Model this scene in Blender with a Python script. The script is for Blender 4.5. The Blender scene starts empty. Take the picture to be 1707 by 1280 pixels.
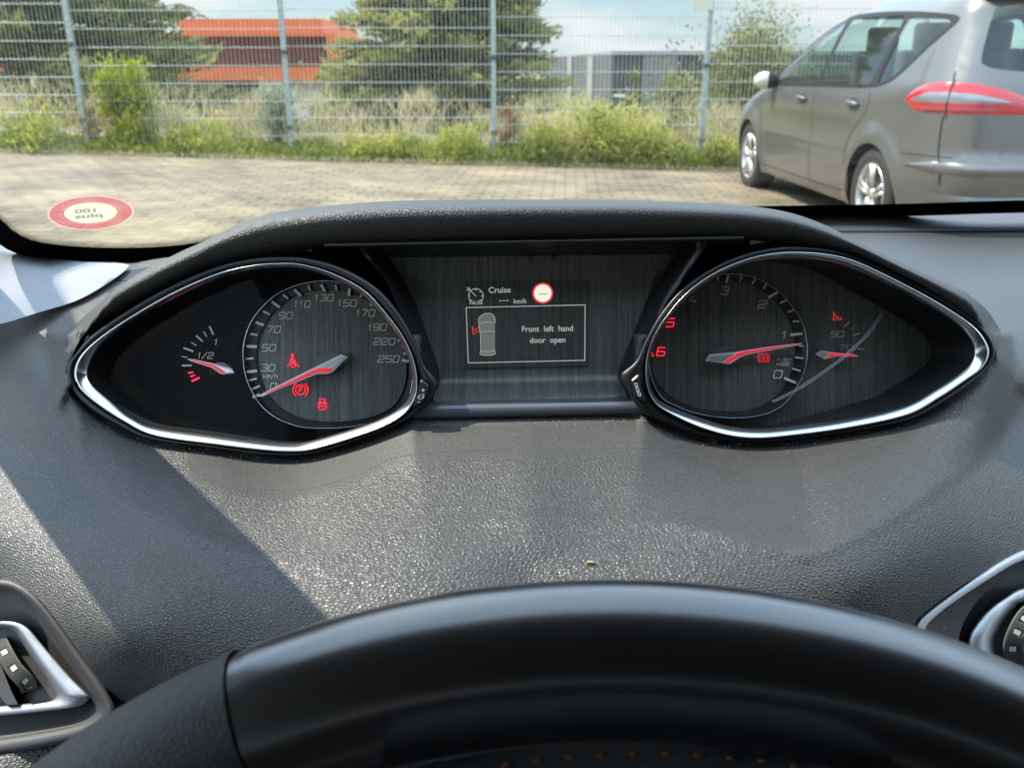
import bpy, bmesh, math, random
import numpy as np
from mathutils import Vector, Matrix, geometry
random.seed(7)
RNG = np.random.default_rng(7)
R = math.radians
# ------------------------------------------------------------------ camera, sky, sun, exposure
F = 1450.0                      # focal length in pixels of the 1707-wide photograph
PITCH = R(20.3)
CAMZ = 1.28
cP, sP = math.cos(PITCH), math.sin(PITCH)
scene = bpy.context.scene
cd = bpy.data.cameras.new('camera')
cam = bpy.data.objects.new('camera', cd)
scene.collection.objects.link(cam)
cam.location = (0, 0, CAMZ)
cam.rotation_euler = (R(90) - PITCH, 0, 0)
cd.sensor_width = 36
cd.lens = F / 1707 * 36
cd.clip_start = 0.02
cd.clip_end = 3000
cd.dof.use_dof = True
cd.dof.focus_distance = 0.46
cd.dof.aperture_fstop = cd.lens / 1.75
scene.camera = cam
scene.render.resolution_x = 1024
scene.render.resolution_y = 767
SUN_AZ, SUN_EL = -72.0, 52.0    # azimuth: degrees to the right of straight ahead
w = bpy.data.worlds.new('World')
scene.world = w
w.use_nodes = True
nt = w.node_tree
nt.nodes.clear()
def N(nt, t, **k):
    n = nt.nodes.new(t)
    for a, b in k.items():
        setattr(n, a, b)
    return n
wo = N(nt, 'ShaderNodeOutputWorld')
bg = N(nt, 'ShaderNodeBackground')
sky = N(nt, 'ShaderNodeTexSky', sky_type='NISHITA', sun_disc=False, sun_elevation=R(SUN_EL), sun_rotation=R(SUN_AZ))
sky.dust_density = 0.4
sky.ozone_density = 2.5
tc = N(nt, 'ShaderNodeTexCoord')
mp = N(nt, 'ShaderNodeMapping')
mp.inputs['Scale'].default_value = (3.0, 3.0, 11.0)
mp.inputs['Location'].default_value = (0.4, 1.3, 0.2)
no = N(nt, 'ShaderNodeTexNoise')
no.inputs['Scale'].default_value = 1.0
no.inputs['Detail'].default_value = 7
no.inputs['Roughness'].default_value = .55
rp = N(nt, 'ShaderNodeValToRGB')
rp.color_ramp.elements[0].position = .47
rp.color_ramp.elements[1].position = .58
mx = N(nt, 'ShaderNodeMix', data_type='RGBA')
mx.inputs['B'].default_value = (3.5, 3.6, 3.7, 1)
nt.links.new(tc.outputs['Generated'], mp.inputs['Vector'])
nt.links.new(mp.outputs['Vector'], no.inputs['Vector'])
nt.links.new(no.outputs['Fac'], rp.inputs['Fac'])
nt.links.new(rp.outputs['Color'], mx.inputs['Factor'])
lo = N(nt, 'ShaderNodeMix', data_type='RGBA')
lo.inputs['Factor'].default_value = .75
lo.inputs['B'].default_value = (1.35, 2.05, 2.55, 1)
nt.links.new(sky.outputs['Color'], lo.inputs['A'])
nt.links.new(lo.outputs['Result'], mx.inputs['A'])
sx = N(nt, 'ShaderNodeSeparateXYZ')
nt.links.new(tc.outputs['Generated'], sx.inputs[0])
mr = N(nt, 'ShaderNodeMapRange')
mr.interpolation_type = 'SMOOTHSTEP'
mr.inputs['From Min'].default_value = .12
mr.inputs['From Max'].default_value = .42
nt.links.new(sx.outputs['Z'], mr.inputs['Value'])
hi = N(nt, 'ShaderNodeMix', data_type='RGBA')      # bright cloud veil added above the view to light dash and wheel reflections
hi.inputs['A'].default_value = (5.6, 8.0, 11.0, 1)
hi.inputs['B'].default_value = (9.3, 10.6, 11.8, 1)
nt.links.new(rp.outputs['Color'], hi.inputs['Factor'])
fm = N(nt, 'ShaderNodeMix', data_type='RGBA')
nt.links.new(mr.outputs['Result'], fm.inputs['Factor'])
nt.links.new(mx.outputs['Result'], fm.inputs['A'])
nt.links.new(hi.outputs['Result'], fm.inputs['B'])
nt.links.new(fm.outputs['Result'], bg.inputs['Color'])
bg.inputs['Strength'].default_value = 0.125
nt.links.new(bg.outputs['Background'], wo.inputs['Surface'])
sl = bpy.data.lights.new('sun', 'SUN')
sl.energy = 3.7
sl.angle = R(0.5)
sl.color = (1, .91, .77)
so = bpy.data.objects.new('sun', sl)
scene.collection.objects.link(so)
az, el = R(SUN_AZ), R(SUN_EL)
TOSUN = Vector((math.sin(az) * math.cos(el), math.cos(az) * math.cos(el), math.sin(el)))
so.rotation_euler = TOSUN.to_track_quat('Z', 'Y').to_euler()
scene.view_settings.view_transform = 'Standard'
scene.view_settings.look = 'None'
scene.view_settings.gamma = 1
scene.view_settings.exposure = 1.2
scene.cycles.use_denoising = True
scene.cycles.max_bounces = 8
scene.cycles.transparent_max_bounces = 24
scene.cycles.caustics_reflective = False
scene.cycles.caustics_refractive = False
scene.cycles.sample_clamp_indirect = 6

# ------------------------------------------------------------------ pixel rays (points are placed at real distances)
def P(px, py, d):
    """point seen at photo pixel (px,py) at depth d along the optical axis (arrays allowed)"""
    px, py, d = np.broadcast_arrays(np.asarray(px, float), np.asarray(py, float), np.asarray(d, float))
    r = (px - 853.5) / F * d
    u = (640 - py) / F * d
    return np.stack([r, d * cP + u * sP, CAMZ - d * sP + u * cP], -1)
def depth_at_Y(px, py, Y):
    return Y / (cP + (640 - py) / F * sP)
def PY(px, py, Y):
    return P(px, py, depth_at_Y(px, py, Y))
def PZ(px, py, z):
    u = (640 - py) / F
    return P(px, py, (z - CAMZ) / (-sP + u * cP))

# ------------------------------------------------------------------ materials
def mat(name, col=(.5, .5, .5), rough=.5, metal=0, spec=.5, emit=None, estr=0, coat=0, alpha=None):
    m = bpy.data.materials.new(name)
    m.use_nodes = True
    b = m.node_tree.nodes['Principled BSDF']
    b.inputs['Base Color'].default_value = (*col, 1)
    b.inputs['Roughness'].default_value = rough
    b.inputs['Metallic'].default_value = metal
    b.inputs['Specular IOR Level'].default_value = spec
    b.inputs['Coat Weight'].default_value = coat
    b.inputs['Coat Roughness'].default_value = .05
    if emit:
        b.inputs['Emission Color'].default_value = (*emit, 1)
        b.inputs['Emission Strength'].default_value = estr
    return m
def nodes(m):
    t = m.node_tree
    return t, t.nodes['Principled BSDF'], t.links
def coords(t, scale=(1, 1, 1), rot=(0, 0, 0)):
    c = N(t, 'ShaderNodeTexCoord')
    p = N(t, 'ShaderNodeMapping')
    p.inputs['Scale'].default_value = scale
    p.inputs['Rotation'].default_value = rot
    t.links.new(c.outputs['Object'], p.inputs['Vector'])
    return p.outputs['Vector']
def noise(t, vec, scale, detail=4, rough=.5):
    n = N(t, 'ShaderNodeTexNoise')
    n.inputs['Scale'].default_value = scale
    n.inputs['Detail'].default_value = detail
    n.inputs['Roughness'].default_value = rough
    t.links.new(vec, n.inputs['Vector'])
    return n.outputs['Fac']
def ramp(t, fac, stops):
    r = N(t, 'ShaderNodeValToRGB')
    e = r.color_ramp.elements
    while len(e) < len(stops):
        e.new(.5)
    for i, (p, c) in enumerate(stops):
        e[i].position = p
        e[i].color = (*c, 1) if len(c) == 3 else c
    t.links.new(fac, r.inputs['Fac'])
    return r.outputs['Color']
def mixc(t, fac, a, b, mode='MIX'):
    m = N(t, 'ShaderNodeMix', data_type='RGBA', blend_type=mode)
    for s, v in (('Factor', fac), ('A', a), ('B', b)):
        if isinstance(v, (int, float)):
            m.inputs[s].default_value = v
        elif isinstance(v, tuple):
            m.inputs[s].default_value = (*v, 1)
        else:
            t.links.new(v, m.inputs[s])
    return m.outputs['Result']
def bump(t, h, dist, strength=1.0, normal=None):
    b = N(t, 'ShaderNodeBump')
    b.inputs['Distance'].default_value = dist
    b.inputs['Strength'].default_value = strength
    t.links.new(h, b.inputs['Height'])
    if normal:
        t.links.new(normal, b.inputs['Normal'])
    return b.outputs['Normal']
def mathn(t, op, a, b=0.0, clamp=False):
    m = N(t, 'ShaderNodeMath', operation=op, use_clamp=clamp)
    for i, v in enumerate((a, b)):
        if isinstance(v, (int, float)):
            m.inputs[i].default_value = v
        else:
            t.links.new(v, m.inputs[i])
    return m.outputs[0]

def leather(name, col, rough, scale=560, depth=.00045, dust=.5, grain_attr=False, spec=.5):
    m = mat(name, col, rough, spec=spec)
    t, b, L = nodes(m)
    v0 = coords(t, (1, 1, 1))
    warp = N(t, 'ShaderNodeTexNoise')
    warp.inputs['Scale'].default_value = 260
    warp.inputs['Detail'].default_value = 2
    L.new(v0, warp.inputs['Vector'])
    mul = N(t, 'ShaderNodeVectorMath', operation='SCALE')
    mul.inputs['Scale'].default_value = .0004
    L.new(warp.outputs['Color'], mul.inputs[0])
    add = N(t, 'ShaderNodeVectorMath', operation='ADD')
    L.new(v0, add.inputs[0])
    L.new(mul.outputs[0], add.inputs[1])
    mp2 = N(t, 'ShaderNodeMapping')
    mp2.inputs['Rotation'].default_value = (0, 0, .35)
    mp2.inputs['Scale'].default_value = (.55, 1.0, 1.0)
    L.new(add.outputs[0], mp2.inputs['Vector'])
    vo = N(t, 'ShaderNodeTexVoronoi', feature='DISTANCE_TO_EDGE')
    vo.inputs['Scale'].default_value = scale
    vo.inputs['Randomness'].default_value = .8
    L.new(mp2.outputs['Vector'], vo.inputs['Vector'])
    h = ramp(t, vo.outputs['Distance'], [(0, (0, 0, 0)), (.30, (1, 1, 1))])
    fine = noise(t, v0, 2600, 2)
    hh = mixc(t, .22, h, fine)
    if grain_attr:
        at = N(t, 'ShaderNodeAttribute', attribute_name='grain')
        hh = mixc(t, at.outputs['Fac'], fine, hh)
    nrm = bump(t, hh, depth)
    L.new(nrm, b.inputs['Normal'])
    # dust: soft film and specks
    film = ramp(t, noise(t, v0, 22, 5, .6), [(.35, (0, 0, 0)), (.75, (1, 1, 1))])
    sp = N(t, 'ShaderNodeTexVoronoi', feature='F1')
    sp.inputs['Scale'].default_value = 330
    L.new(v0, sp.inputs['Vector'])
    spk = ramp(t, sp.outputs['Distance'], [(.10, (1, 1, 1)), (.17, (0, 0, 0))])
    sel = ramp(t, noise(t, v0, 900, 1), [(.60, (0, 0, 0)), (.64, (1, 1, 1))])
    spk = mixc(t, 1.0, spk, sel, 'MULTIPLY')
    c1 = mixc(t, mathn(t, 'MULTIPLY', film, .10 * dust), col, (.30, .27, .22))
    c2 = mixc(t, mathn(t, 'MULTIPLY', spk, .8 * dust, True), c1, (.55, .52, .45))
    L.new(mixc(t, 1.0, c2, mixc(t, hh, (.60, .60, .60), (1, 1, 1)), 'MULTIPLY'), b.inputs['Base Color'])
    rr = mixc(t, h, (rough + .16,) * 3, (rough,) * 3)
    L.new(rr, b.inputs['Roughness'])
    return m

M = {}
M['dash'] = leather('dash_grained_plastic', (.033, .032, .031), .40, scale=900, depth=.00027, grain_attr=True, spec=.85)
M['dash'].node_tree.nodes['Principled BSDF'].inputs['IOR'].default_value = 1.54
M['hood'] = leather('hood_grained_plastic', (.030, .030, .031), .42, scale=1000, depth=.00024, dust=.35, spec=.7)
M['smooth_trim'] = leather('smooth_dusty_plastic', (.030, .032, .036), .42, scale=2600, depth=.00008, dust=.6)
M['black'] = mat('black_plastic', (.008, .008, .009), .42)
M['black_gloss'] = mat('black_gloss', (.006, .006, .008), .18)
M['matt_black'] = mat('matt_black', (.006, .006, .006), .8, spec=.2)
M['chrome'] = mat('satin_chrome', (.62, .64, .66), .22, 1)
M['thin_chrome'] = mat('thin_chrome', (.75, .76, .78), .15, 1)
M['trim_bar'] = mat('satin_trim', (.10, .11, .13), .30, .3)
M['print'] = mat('gauge_print', (.85, .83, .76), .6)
M['tick'] = mat('tick_inlay', (.80, .77, .66), .35)
M['white_paint'] = mat('white_print', (.75, .75, .75), .5)
M['needle_silver'] = mat('needle_silver', (.62, .63, .64), .3, .6)
M['needle_red'] = mat('needle_red', (.65, .02, .04), .4, emit=(1, .03, .06), estr=.25)
M['needle_edge'] = mat('needle_edge', (.85, .82, .82), .4)
M['lamp_red'] = mat('lamp_red', (.3, .0, .01), .5, emit=(1, .02, .06), estr=.62)
M['dim_red'] = mat('dim_red', (.3, .02, .02), .5, emit=(1, .06, .06), estr=.28)
M['red_glow'] = mat('red_glow', (.10, .0, .0), .5, emit=(1, .01, .03), estr=.12)
M['lcd_ink'] = mat('lcd_ink', (.2, .2, .18), .6, emit=(.8, .82, .72), estr=.19)
M['lcd_dim'] = mat('lcd_dim_ink', (.1, .1, .1), .6, emit=(.6, .68, .62), estr=.07)
M['lcd_cream'] = mat('lcd_cream', (.3, .3, .27), .6, emit=(.9, .88, .74), estr=.42)
M['lcd_black'] = mat('lcd_black', (.01, .01, .01), .6)

def brushed(name, lo, hi, rough=.42, metal=.25):
    m = mat(name, lo, rough, metal)
    t, b, L = nodes(m)
    v = coords(t, (2600, 90, 90))
    n1 = noise(t, v, 1.0, 3, .7)
    v2 = coords(t, (900, 14, 14))
    n2 = noise(t, v2, 1.0, 2, .6)
    f = mixc(t, .5, n1, n2)
    L.new(ramp(t, f, [(.36, lo), (.66, hi)]), b.inputs['Base Color'])
    L.new(ramp(t, n1, [(.3, (rough + .12,) * 3), (.7, (rough - .08,) * 3)]), b.inputs['Roughness'])
    L.new(bump(t, n1, .00006, .5), b.inputs['Normal'])
    return m
M['brushed'] = brushed('brushed_dial_face', (.06, .062, .058), (.20, .20, .18))
M['brushed_lcd'] = brushed('brushed_display', (.06, .063, .058), (.17, .172, .155))
M['dial_band'] = mat('dial_band', (.010, .010, .011), .35)

def thin_glass(name, tint=(.93, .96, .95), refl_rough=.0, film=.03, ior=1.5, film_col=(.7, .68, .62), specks=0.0, refl=1.0):
    m = bpy.data.materials.new(name)
    m.use_nodes = True
    t = m.node_tree
    t.nodes.clear()
    o = N(t, 'ShaderNodeOutputMaterial')
    tr = N(t, 'ShaderNodeBsdfTransparent')
    tr.inputs['Color'].default_value = (*tint, 1)
    gl = N(t, 'ShaderNodeBsdfGlossy')
    gl.inputs['Roughness'].default_value = refl_rough
    lw = N(t, 'ShaderNodeLayerWeight')
    lw.inputs['Blend'].default_value = .5
    f0 = ((ior - 1) / (ior + 1)) ** 2
    fres = mathn(t, 'ADD', mathn(t, 'MULTIPLY', mathn(t, 'POWER', lw.outputs['Facing'], 5.0), 1 - f0), f0)
    df = N(t, 'ShaderNodeBsdfDiffuse')
    df.inputs['Color'].default_value = (*film_col, 1)
    m1 = N(t, 'ShaderNodeMixShader')
    m2 = N(t, 'ShaderNodeMixShader')
    t.links.new(mathn(t, 'MULTIPLY', fres, refl), m1.inputs[0])
    t.links.new(tr.outputs[0], m1.inputs[1])
    t.links.new(gl.outputs[0], m1.inputs[2])
    v = coords(t)
    ff = mathn(t, 'MULTIPLY', ramp(t, noise(t, v, 14, 6, .6), [(.3, (.5, .5, .5)), (.8, (1, 1, 1))]), film)
    if specks:
        sp = N(t, 'ShaderNodeTexVoronoi', feature='F1')
        sp.inputs['Scale'].default_value = specks
        t.links.new(v, sp.inputs['Vector'])
        s1 = ramp(t, sp.outputs['Distance'], [(.05, (1, 1, 1)), (.085, (0, 0, 0))])
        s2 = ramp(t, noise(t, v, specks * 2.2, 1), [(.56, (0, 0, 0)), (.60, (1, 1, 1))])
        ff = mathn(t, 'ADD', ff, mathn(t, 'MULTIPLY', mixc(t, 1.0, s1, s2, 'MULTIPLY'), .6), True)
    t.links.new(ff, m2.inputs[0])
    t.links.new(m1.outputs[0], m2.inputs[1])
    t.links.new(df.outputs[0], m2.inputs[2])
    t.links.new(m2.outputs[0], o.inputs['Surface'])
    return m
M['windscreen'] = thin_glass('windscreen_glass', (.95, .97, .96), film=.042, specks=120, refl=.55)
M['lens'] = thin_glass('gauge_lens', (.97, .97, .97), film=.003, refl=.10, film_col=(.6, .58, .5))

# ------------------------------------------------------------------ mesh helpers
def tag(o, label=None, cat=None, group=None, kind=None):
    if label: o['label'] = label
    if cat: o['category'] = cat
    if group: o['group'] = group
    if kind: o['kind'] = kind
    return o
def link(name, me, m=None, parent=None, smooth=True):
    o = bpy.data.objects.new(name, me)
    scene.collection.objects.link(o)
    if m is not None:
        me.materials.append(m)
    if smooth and len(me.polygons):
        me.polygons.foreach_set('use_smooth', [True] * len(me.polygons))
    if parent is not None:
        o.parent = parent
        o.matrix_parent_inverse = Matrix.Translation(-parent.location)
    return o
def empty(name, loc=(0, 0, 0), rz=0):
    o = bpy.data.objects.new(name, None)
    o.empty_display_size = .05
    o.location = loc
    o.rotation_euler = (0, 0, rz)
    scene.collection.objects.link(o)
    return o
class MB:
    """collects geometry for one mesh"""
    def __init__(s):
        s.v = []; s.f = []; s.n = 0
    def add(s, v, f):
        v = np.asarray(v, float).reshape(-1, 3)
        s.v.append(v)
        s.f += [tuple(int(i) + s.n for i in q) for q in f]
        s.n += len(v)
        return s
    def grid(s, g, close_u=False, close_v=False):
        g = np.asarray(g, float)
        a, b = g.shape[:2]
        fs = []
        for i in range(a if close_u else a - 1):
            for j in range(b if close_v else b - 1):
                i2, j2 = (i + 1) % a, (j + 1) % b
                fs.append((i * b + j, i2 * b + j, i2 * b + j2, i * b + j2))
        return s.add(g.reshape(-1, 3), fs)
    def box(s, c, size, rot=None):
        c = np.asarray(c, float)
        h = np.asarray(size, float) / 2
        v = np.array([[x, y, z] for x in (-1, 1) for y in (-1, 1) for z in (-1, 1)]) * h
        if rot is not None:
            v = v @ np.asarray(rot).T
        return s.add(v + c, [(0, 1, 3, 2), (4, 6, 7, 5), (0, 4, 5, 1), (2, 3, 7, 6), (0, 2, 6, 4), (1, 5, 7, 3)])
    def tube(s, pts, r, n=8, closed=False, caps=True):
        pts = np.asarray(pts, float)
        k = len(pts)
        r = np.broadcast_to(np.asarray(r, float), (k,))
        T = np.roll(pts, -1, 0) - np.roll(pts, 1, 0) if closed else np.gradient(pts, axis=0)
        T /= np.linalg.norm(T, axis=1)[:, None] + 1e-12
        up = np.array([0, 0, 1.0])
        if abs(T[0] @ up) > .9: up = np.array([1.0, 0, 0])
        g = []
        for i in range(k):
            a = np.cross(T[i], up); a /= np.linalg.norm(a) + 1e-12
            b = np.cross(a, T[i]); up = b
            th = np.linspace(0, 2 * np.pi, n, endpoint=False)
            g.append(pts[i] + r[i] * (np.cos(th)[:, None] * a + np.sin(th)[:, None] * b))
        base = s.n
        s.grid(g, close_u=closed, close_v=True)
        if caps and not closed:
            s.f.append(tuple(base + j for j in range(n)))
            s.f.append(tuple(base + (k - 1) * n + j for j in reversed(range(n))))
        return s
    def poly(s, pts):
        pts = np.asarray(pts, float)
        return s.add(pts, [tuple(range(len(pts)))])
    def slab(s, outer, back):
        """closed prism between two matching loops"""
        n = len(outer)
        o, b = np.asarray(outer, float), np.asarray(back, float)
        fs = [tuple(range(n)), tuple(range(2 * n - 1, n - 1, -1))]
        fs += [(i, n + i, n + (i + 1) % n, (i + 1) % n) for i in range(n)]
        return s.add(np.vstack([o, b]), fs)
    def build(s, name, m, parent=None, smooth=False):
        me = bpy.data.meshes.new(name)
        v = np.vstack(s.v) if s.v else np.zeros((0, 3))
        me.from_pydata(v.tolist(), [], s.f)
        me.update()
        return link(name, me, m, parent, smooth)

def crom(pts, closed=False, per=10):
    """Catmull-Rom curve through the points"""
    p = np.asarray(pts, float)
    n = len(p)
    out = []
    segs = n if closed else n - 1
    for i in range(segs):
        if closed:
            p0, p1, p2, p3 = p[(i - 1) % n], p[i], p[(i + 1) % n], p[(i + 2) % n]
        else:
            p1, p2 = p[i], p[i + 1]
            p0 = p[i - 1] if i else 2 * p1 - p2
            p3 = p[i + 2] if i + 2 < n else 2 * p2 - p1
        t = np.linspace(0, 1, per, endpoint=False)[:, None]
        out.append(.5 * ((2 * p1) + (-p0 + p2) * t + (2 * p0 - 5 * p1 + 4 * p2 - p3) * t ** 2 + (-p0 + 3 * p1 - 3 * p2 + p3) * t ** 3))
    r = np.vstack(out)
    if not closed:
        r = np.vstack([r, p[-1:]])
    return r
def resample(pts, n, closed=False):
    p = np.asarray(pts, float)
    if closed:
        p = np.vstack([p, p[:1]])
    s = np.r_[0, np.cumsum(np.linalg.norm(np.diff(p, axis=0), axis=1))]
    q = np.linspace(0, s[-1], n, endpoint=not closed)
    return np.stack([np.interp(q, s, p[:, k]) for k in range(p.shape[1])], -1)
def radial(ctrl, c, n=360, smooth=True):
    """closed outline resampled at equal angles about centre c"""
    q = crom(ctrl, True, 12) if smooth else resample(ctrl, 1500, True)
    d = q - np.asarray(c, float)
    a = np.arctan2(d[:, 1], d[:, 0]); r = np.hypot(d[:, 0], d[:, 1])
    o = np.argsort(a); a, r = a[o], r[o]
    a = np.r_[a[-1] - 2 * np.pi, a, a[0] + 2 * np.pi]; r = np.r_[r[-1], r, r[0]]
    th = np.linspace(-np.pi, np.pi, n, endpoint=False)
    rr = np.interp(th, a, r)
    return np.stack([c[0] + rr * np.cos(th), c[1] + rr * np.sin(th)], -1)
def inside(poly, q):
    poly = np.asarray(poly, float); q = np.asarray(q, float)
    x, y = q[:, 0], q[:, 1]
    r = np.zeros(len(q), bool)
    j = len(poly) - 1
    for i in range(len(poly)):
        xi, yi = poly[i]; xj, yj = poly[j]
        if yi != yj:
            r ^= ((yi > y) != (yj > y)) & (x < (xj - xi) * (y - yi) / (yj - yi) + xi)
        j = i
    return r
def polydist(poly, q, closed=True):
    poly = np.asarray(poly, float); q = np.asarray(q, float)
    a = poly if closed else poly[:-1]
    b = np.roll(poly, -1, 0) if closed else poly[1:]
    best = np.full(len(q), 1e18)
    for i in range(len(a)):
        ab = b[i] - a[i]; L = ab @ ab
        if L < 1e-18: continue
        t = np.clip(((q - a[i]) @ ab) / L, 0, 1)
        dd = q - a[i] - t[:, None] * ab
        best = np.minimum(best, (dd ** 2).sum(1))
    return np.sqrt(best)
def tri_patch(outline, holes=(), step=10, gx=None, gy=None, aspect=1.0):
    """2-D triangulation of an outline with holes; returns points, triangles"""
    loops = [np.asarray(outline, float)] + [np.asarray(h, float) for h in holes]
    lo, hi = loops[0].min(0), loops[0].max(0)
    xs = np.arange(lo[0] + step * .5, hi[0], step) if gx is None else gx
    ys = np.arange(lo[1] + step * aspect * .5, hi[1], step * aspect) if gy is None else gy
    X, Y = np.meshgrid(xs, ys)
    X = X + (np.arange(len(ys)) % 2)[:, None] * (step * .5 if gx is None else 0)
    q = np.stack([X.ravel(), Y.ravel()], -1)
    ok = inside(loops[0], q)
    for h in loops[1:]:
        ok &= ~inside(h, q)
    q = q[ok]
    for l in loops:
        if len(q): q = q[polydist(l, q) > step * .35]
    pts = []; edges = []
    n = 0
    for l in loops:
        k = len(l)
        pts += [Vector(p) for p in l.tolist()]
        edges += [(n + i, n + (i + 1) % k) for i in range(k)]
        n += k
    pts += [Vector(p) for p in q.tolist()]
    vs, es, fs, *_ = geometry.delaunay_2d_cdt(pts, edges, [], 0, 1e-7)
    v = np.array([list(p) for p in vs]); f = np.array([list(t) for t in fs])
    c = v[f].mean(1)
    ok = inside(loops[0], c)
    for h in loops[1:]:
        ok &= ~inside(h, c)
    return v, f[ok]
def patch(name, outline, fn, m, parent=None, holes=(), step=10, smooth=True, attr=None, **k):
    v, f = tri_patch(outline, holes, step, **k)
    b = MB(); b.add(fn(v), f)
    o = b.build(name, m, parent, smooth)
    if attr:
        a = o.data.attributes.new(attr[0], 'FLOAT', 'POINT')
        a.data.foreach_set('value', np.asarray(attr[1](v), np.float32))
    return o
def smooth01(x):
    x = np.clip(x, 0, 1)
    return x * x * (3 - 2 * x)
def tps(ctrl, vals):
    """thin plate spline through scattered values"""
    c = np.asarray(ctrl, float) / 500.0; n = len(c)
    def U(r2): return np.where(r2 > 1e-12, r2 * np.log(r2 + 1e-12), 0)
    K = U(((c[:, None] - c[None]) ** 2).sum(-1)) + np.eye(n) * .002
    Pm = np.c_[np.ones(n), c]
    A = np.block([[K, Pm], [Pm.T, np.zeros((3, 3))]])
    wv = np.linalg.solve(A, np.r_[np.asarray(vals, float), 0, 0, 0])
    def f(x, y):
        q = np.stack([np.asarray(x, float), np.asarray(y, float)], -1) / 500.0
        sh = q.shape[:-1]; q = q.reshape(-1, 2)
        out = U(((q[:, None] - c[None]) ** 2).sum(-1)) @ wv[:n] + np.c_[np.ones(len(q)), q] @ wv[n:]
        return out.reshape(sh)
    return f
_textcache = {}
def text2d(s, height=1.0, shear=0.0, weight=0.0):
    """built-in font as 2-D triangles, centred on (0,0), capital height = height"""
    key = (s, shear, weight)
    if key not in _textcache:
        cu = bpy.data.curves.new('lettering', 'FONT')
        cu.body = s; cu.shear = shear; cu.align_x = 'CENTER'; cu.offset = weight
        cu.resolution_u = 3
        o = bpy.data.objects.new('lettering', cu)
        scene.collection.objects.link(o)
        bpy.context.view_layer.update()
        me = o.to_mesh()
        v = np.array([list(x.co)[:2] for x in me.vertices]); f = [tuple(p.vertices) for p in me.polygons]
        o.to_mesh_clear()
        bpy.data.objects.remove(o); bpy.data.curves.remove(cu)
        _textcache[key] = (v, f)
    v, f = _textcache[key]
    return v * (height / .73) - np.array([0, height / 2]), f
GL = {'0': [[(0, .1), (0, .9), (.1, 1), (.9, 1), (1, .9), (1, .1), (.9, 0), (.1, 0), (0, .1)]],
      '1': [[(.25, .72), (.6, 1), (.6, 0)]],
      '2': [[(0, .78), (0, .9), (.1, 1), (.9, 1), (1, .9), (1, .6), (.9, .5), (.1, .44), (0, .34), (0, 0), (1, 0)]],
      '3': [[(.02, 1), (.9, 1), (1, .9), (1, .6), (.92, .52), (1, .44), (1, .1), (.9, 0), (0, 0)], [(.3, .52), (.92, .52)]],
      '4': [[(.62, 1), (0, .3), (1, .3)], [(.75, .55), (.75, 0)]],
      '5': [[(1, 1), (0, 1), (0, .55), (.9, .55), (1, .46), (1, .1), (.9, 0), (0, 0)]],
      '6': [[(.95, 1), (.1, 1), (0, .9), (0, .1), (.1, 0), (.9, 0), (1, .1), (1, .42), (.9, .52), (0, .52)]],
      '7': [[(0, 1), (1, 1), (.35, 0)]],
      '9': [[(1, .48), (.1, .48), (0, .58), (0, .9), (.1, 1), (.9, 1), (1, .9), (1, .1), (.9, 0), (.05, 0)]],
      '/': [[(.1, -.1), (.9, 1.1)]], 'k': [[(0, 0), (0, 1)], [(.9, .7), (.05, .36), (.9, 0)]],
      'm': [[(0, 0), (0, .68), (.9, .68), (1, .6), (1, 0)], [(.5, .68), (.5, 0)]],
      'h': [[(0, 0), (0, 1)], [(0, .6), (.8, .6), (.9, .5), (.9, 0)]],
      't': [[(.3, 1), (.3, .1), (.4, 0), (.8, 0)], [(0, .68), (.75, .68)]],
      'r': [[(.1, 0), (.1, .68), (.8, .68)]], 'i': [[(.5, 0), (.5, .68)], [(.5, .88), (.5, .98)]],
      'n': [[(0, 0), (0, .68), (.8, .68), (.9, .6), (.9, 0)]], 'x': [[(0, 0), (.9, .68)], [(0, .68), (.9, 0)]],
      'p': [[(0, -.3), (0, .68), (.9, .68), (.9, 0), (0, 0)]]}
def strokes(mb, lines, width, fn):
    """ribbons along 2-D polylines; fn maps 2-D points to 3-D"""
    for L in lines:
        p = np.asarray(L, float)
        d = np.diff(p, axis=0); d /= np.linalg.norm(d, axis=1)[:, None] + 1e-12
        nn = np.stack([-d[:, 1], d[:, 0]], -1)
        closed = np.allclose(p[0], p[-1]) and len(p) > 2
        off = []
        for i in range(len(p)):
            a = nn[i - 1] if i > 0 else (nn[-1] if closed else nn[0])
            b = nn[i] if i < len(nn) else (nn[0] if closed else nn[-1])
            m_ = a + b; l = np.linalg.norm(m_)
            m_ = m_ / l if l > .2 else b
            off.append(m_ / max(.5, m_ @ b))
        off = np.array(off) * width / 2
        g = np.stack([p + off, p - off], 1)
        mb.grid(fn(g.reshape(-1, 2)).reshape(len(p), 2, 3))
def glyphs(s, cx, cy, h, wch=None, gap=None, slant=.22):
    """square dashboard numerals as polylines in pixel space (y down)"""
    wch = h * 1.0 if wch is None else wch
    gap = h * .38 if gap is None else gap
    adv = [(wch * .62 if c in '1i' else wch) for c in s]
    tot = sum(adv) + gap * (len(s) - 1)
    x = cx - tot / 2
    out = []
    for c, a in zip(s, adv):
        ox = -wch * .25 if c in '1i' else 0
        for L in GL.get(c, []):
            out.append([(x + ox + u * wch + (v - .5) * h * slant, cy - (v - .5) * h) for u, v in L])
        x += a + gap
    return out
def circ(cx, cy, r, a0=0, a1=360, n=32, ry=None):
    t = np.radians(np.linspace(a0, a1, n))
    return [(cx + r * math.cos(a), cy - (ry or r) * math.sin(a)) for a in t]
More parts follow.
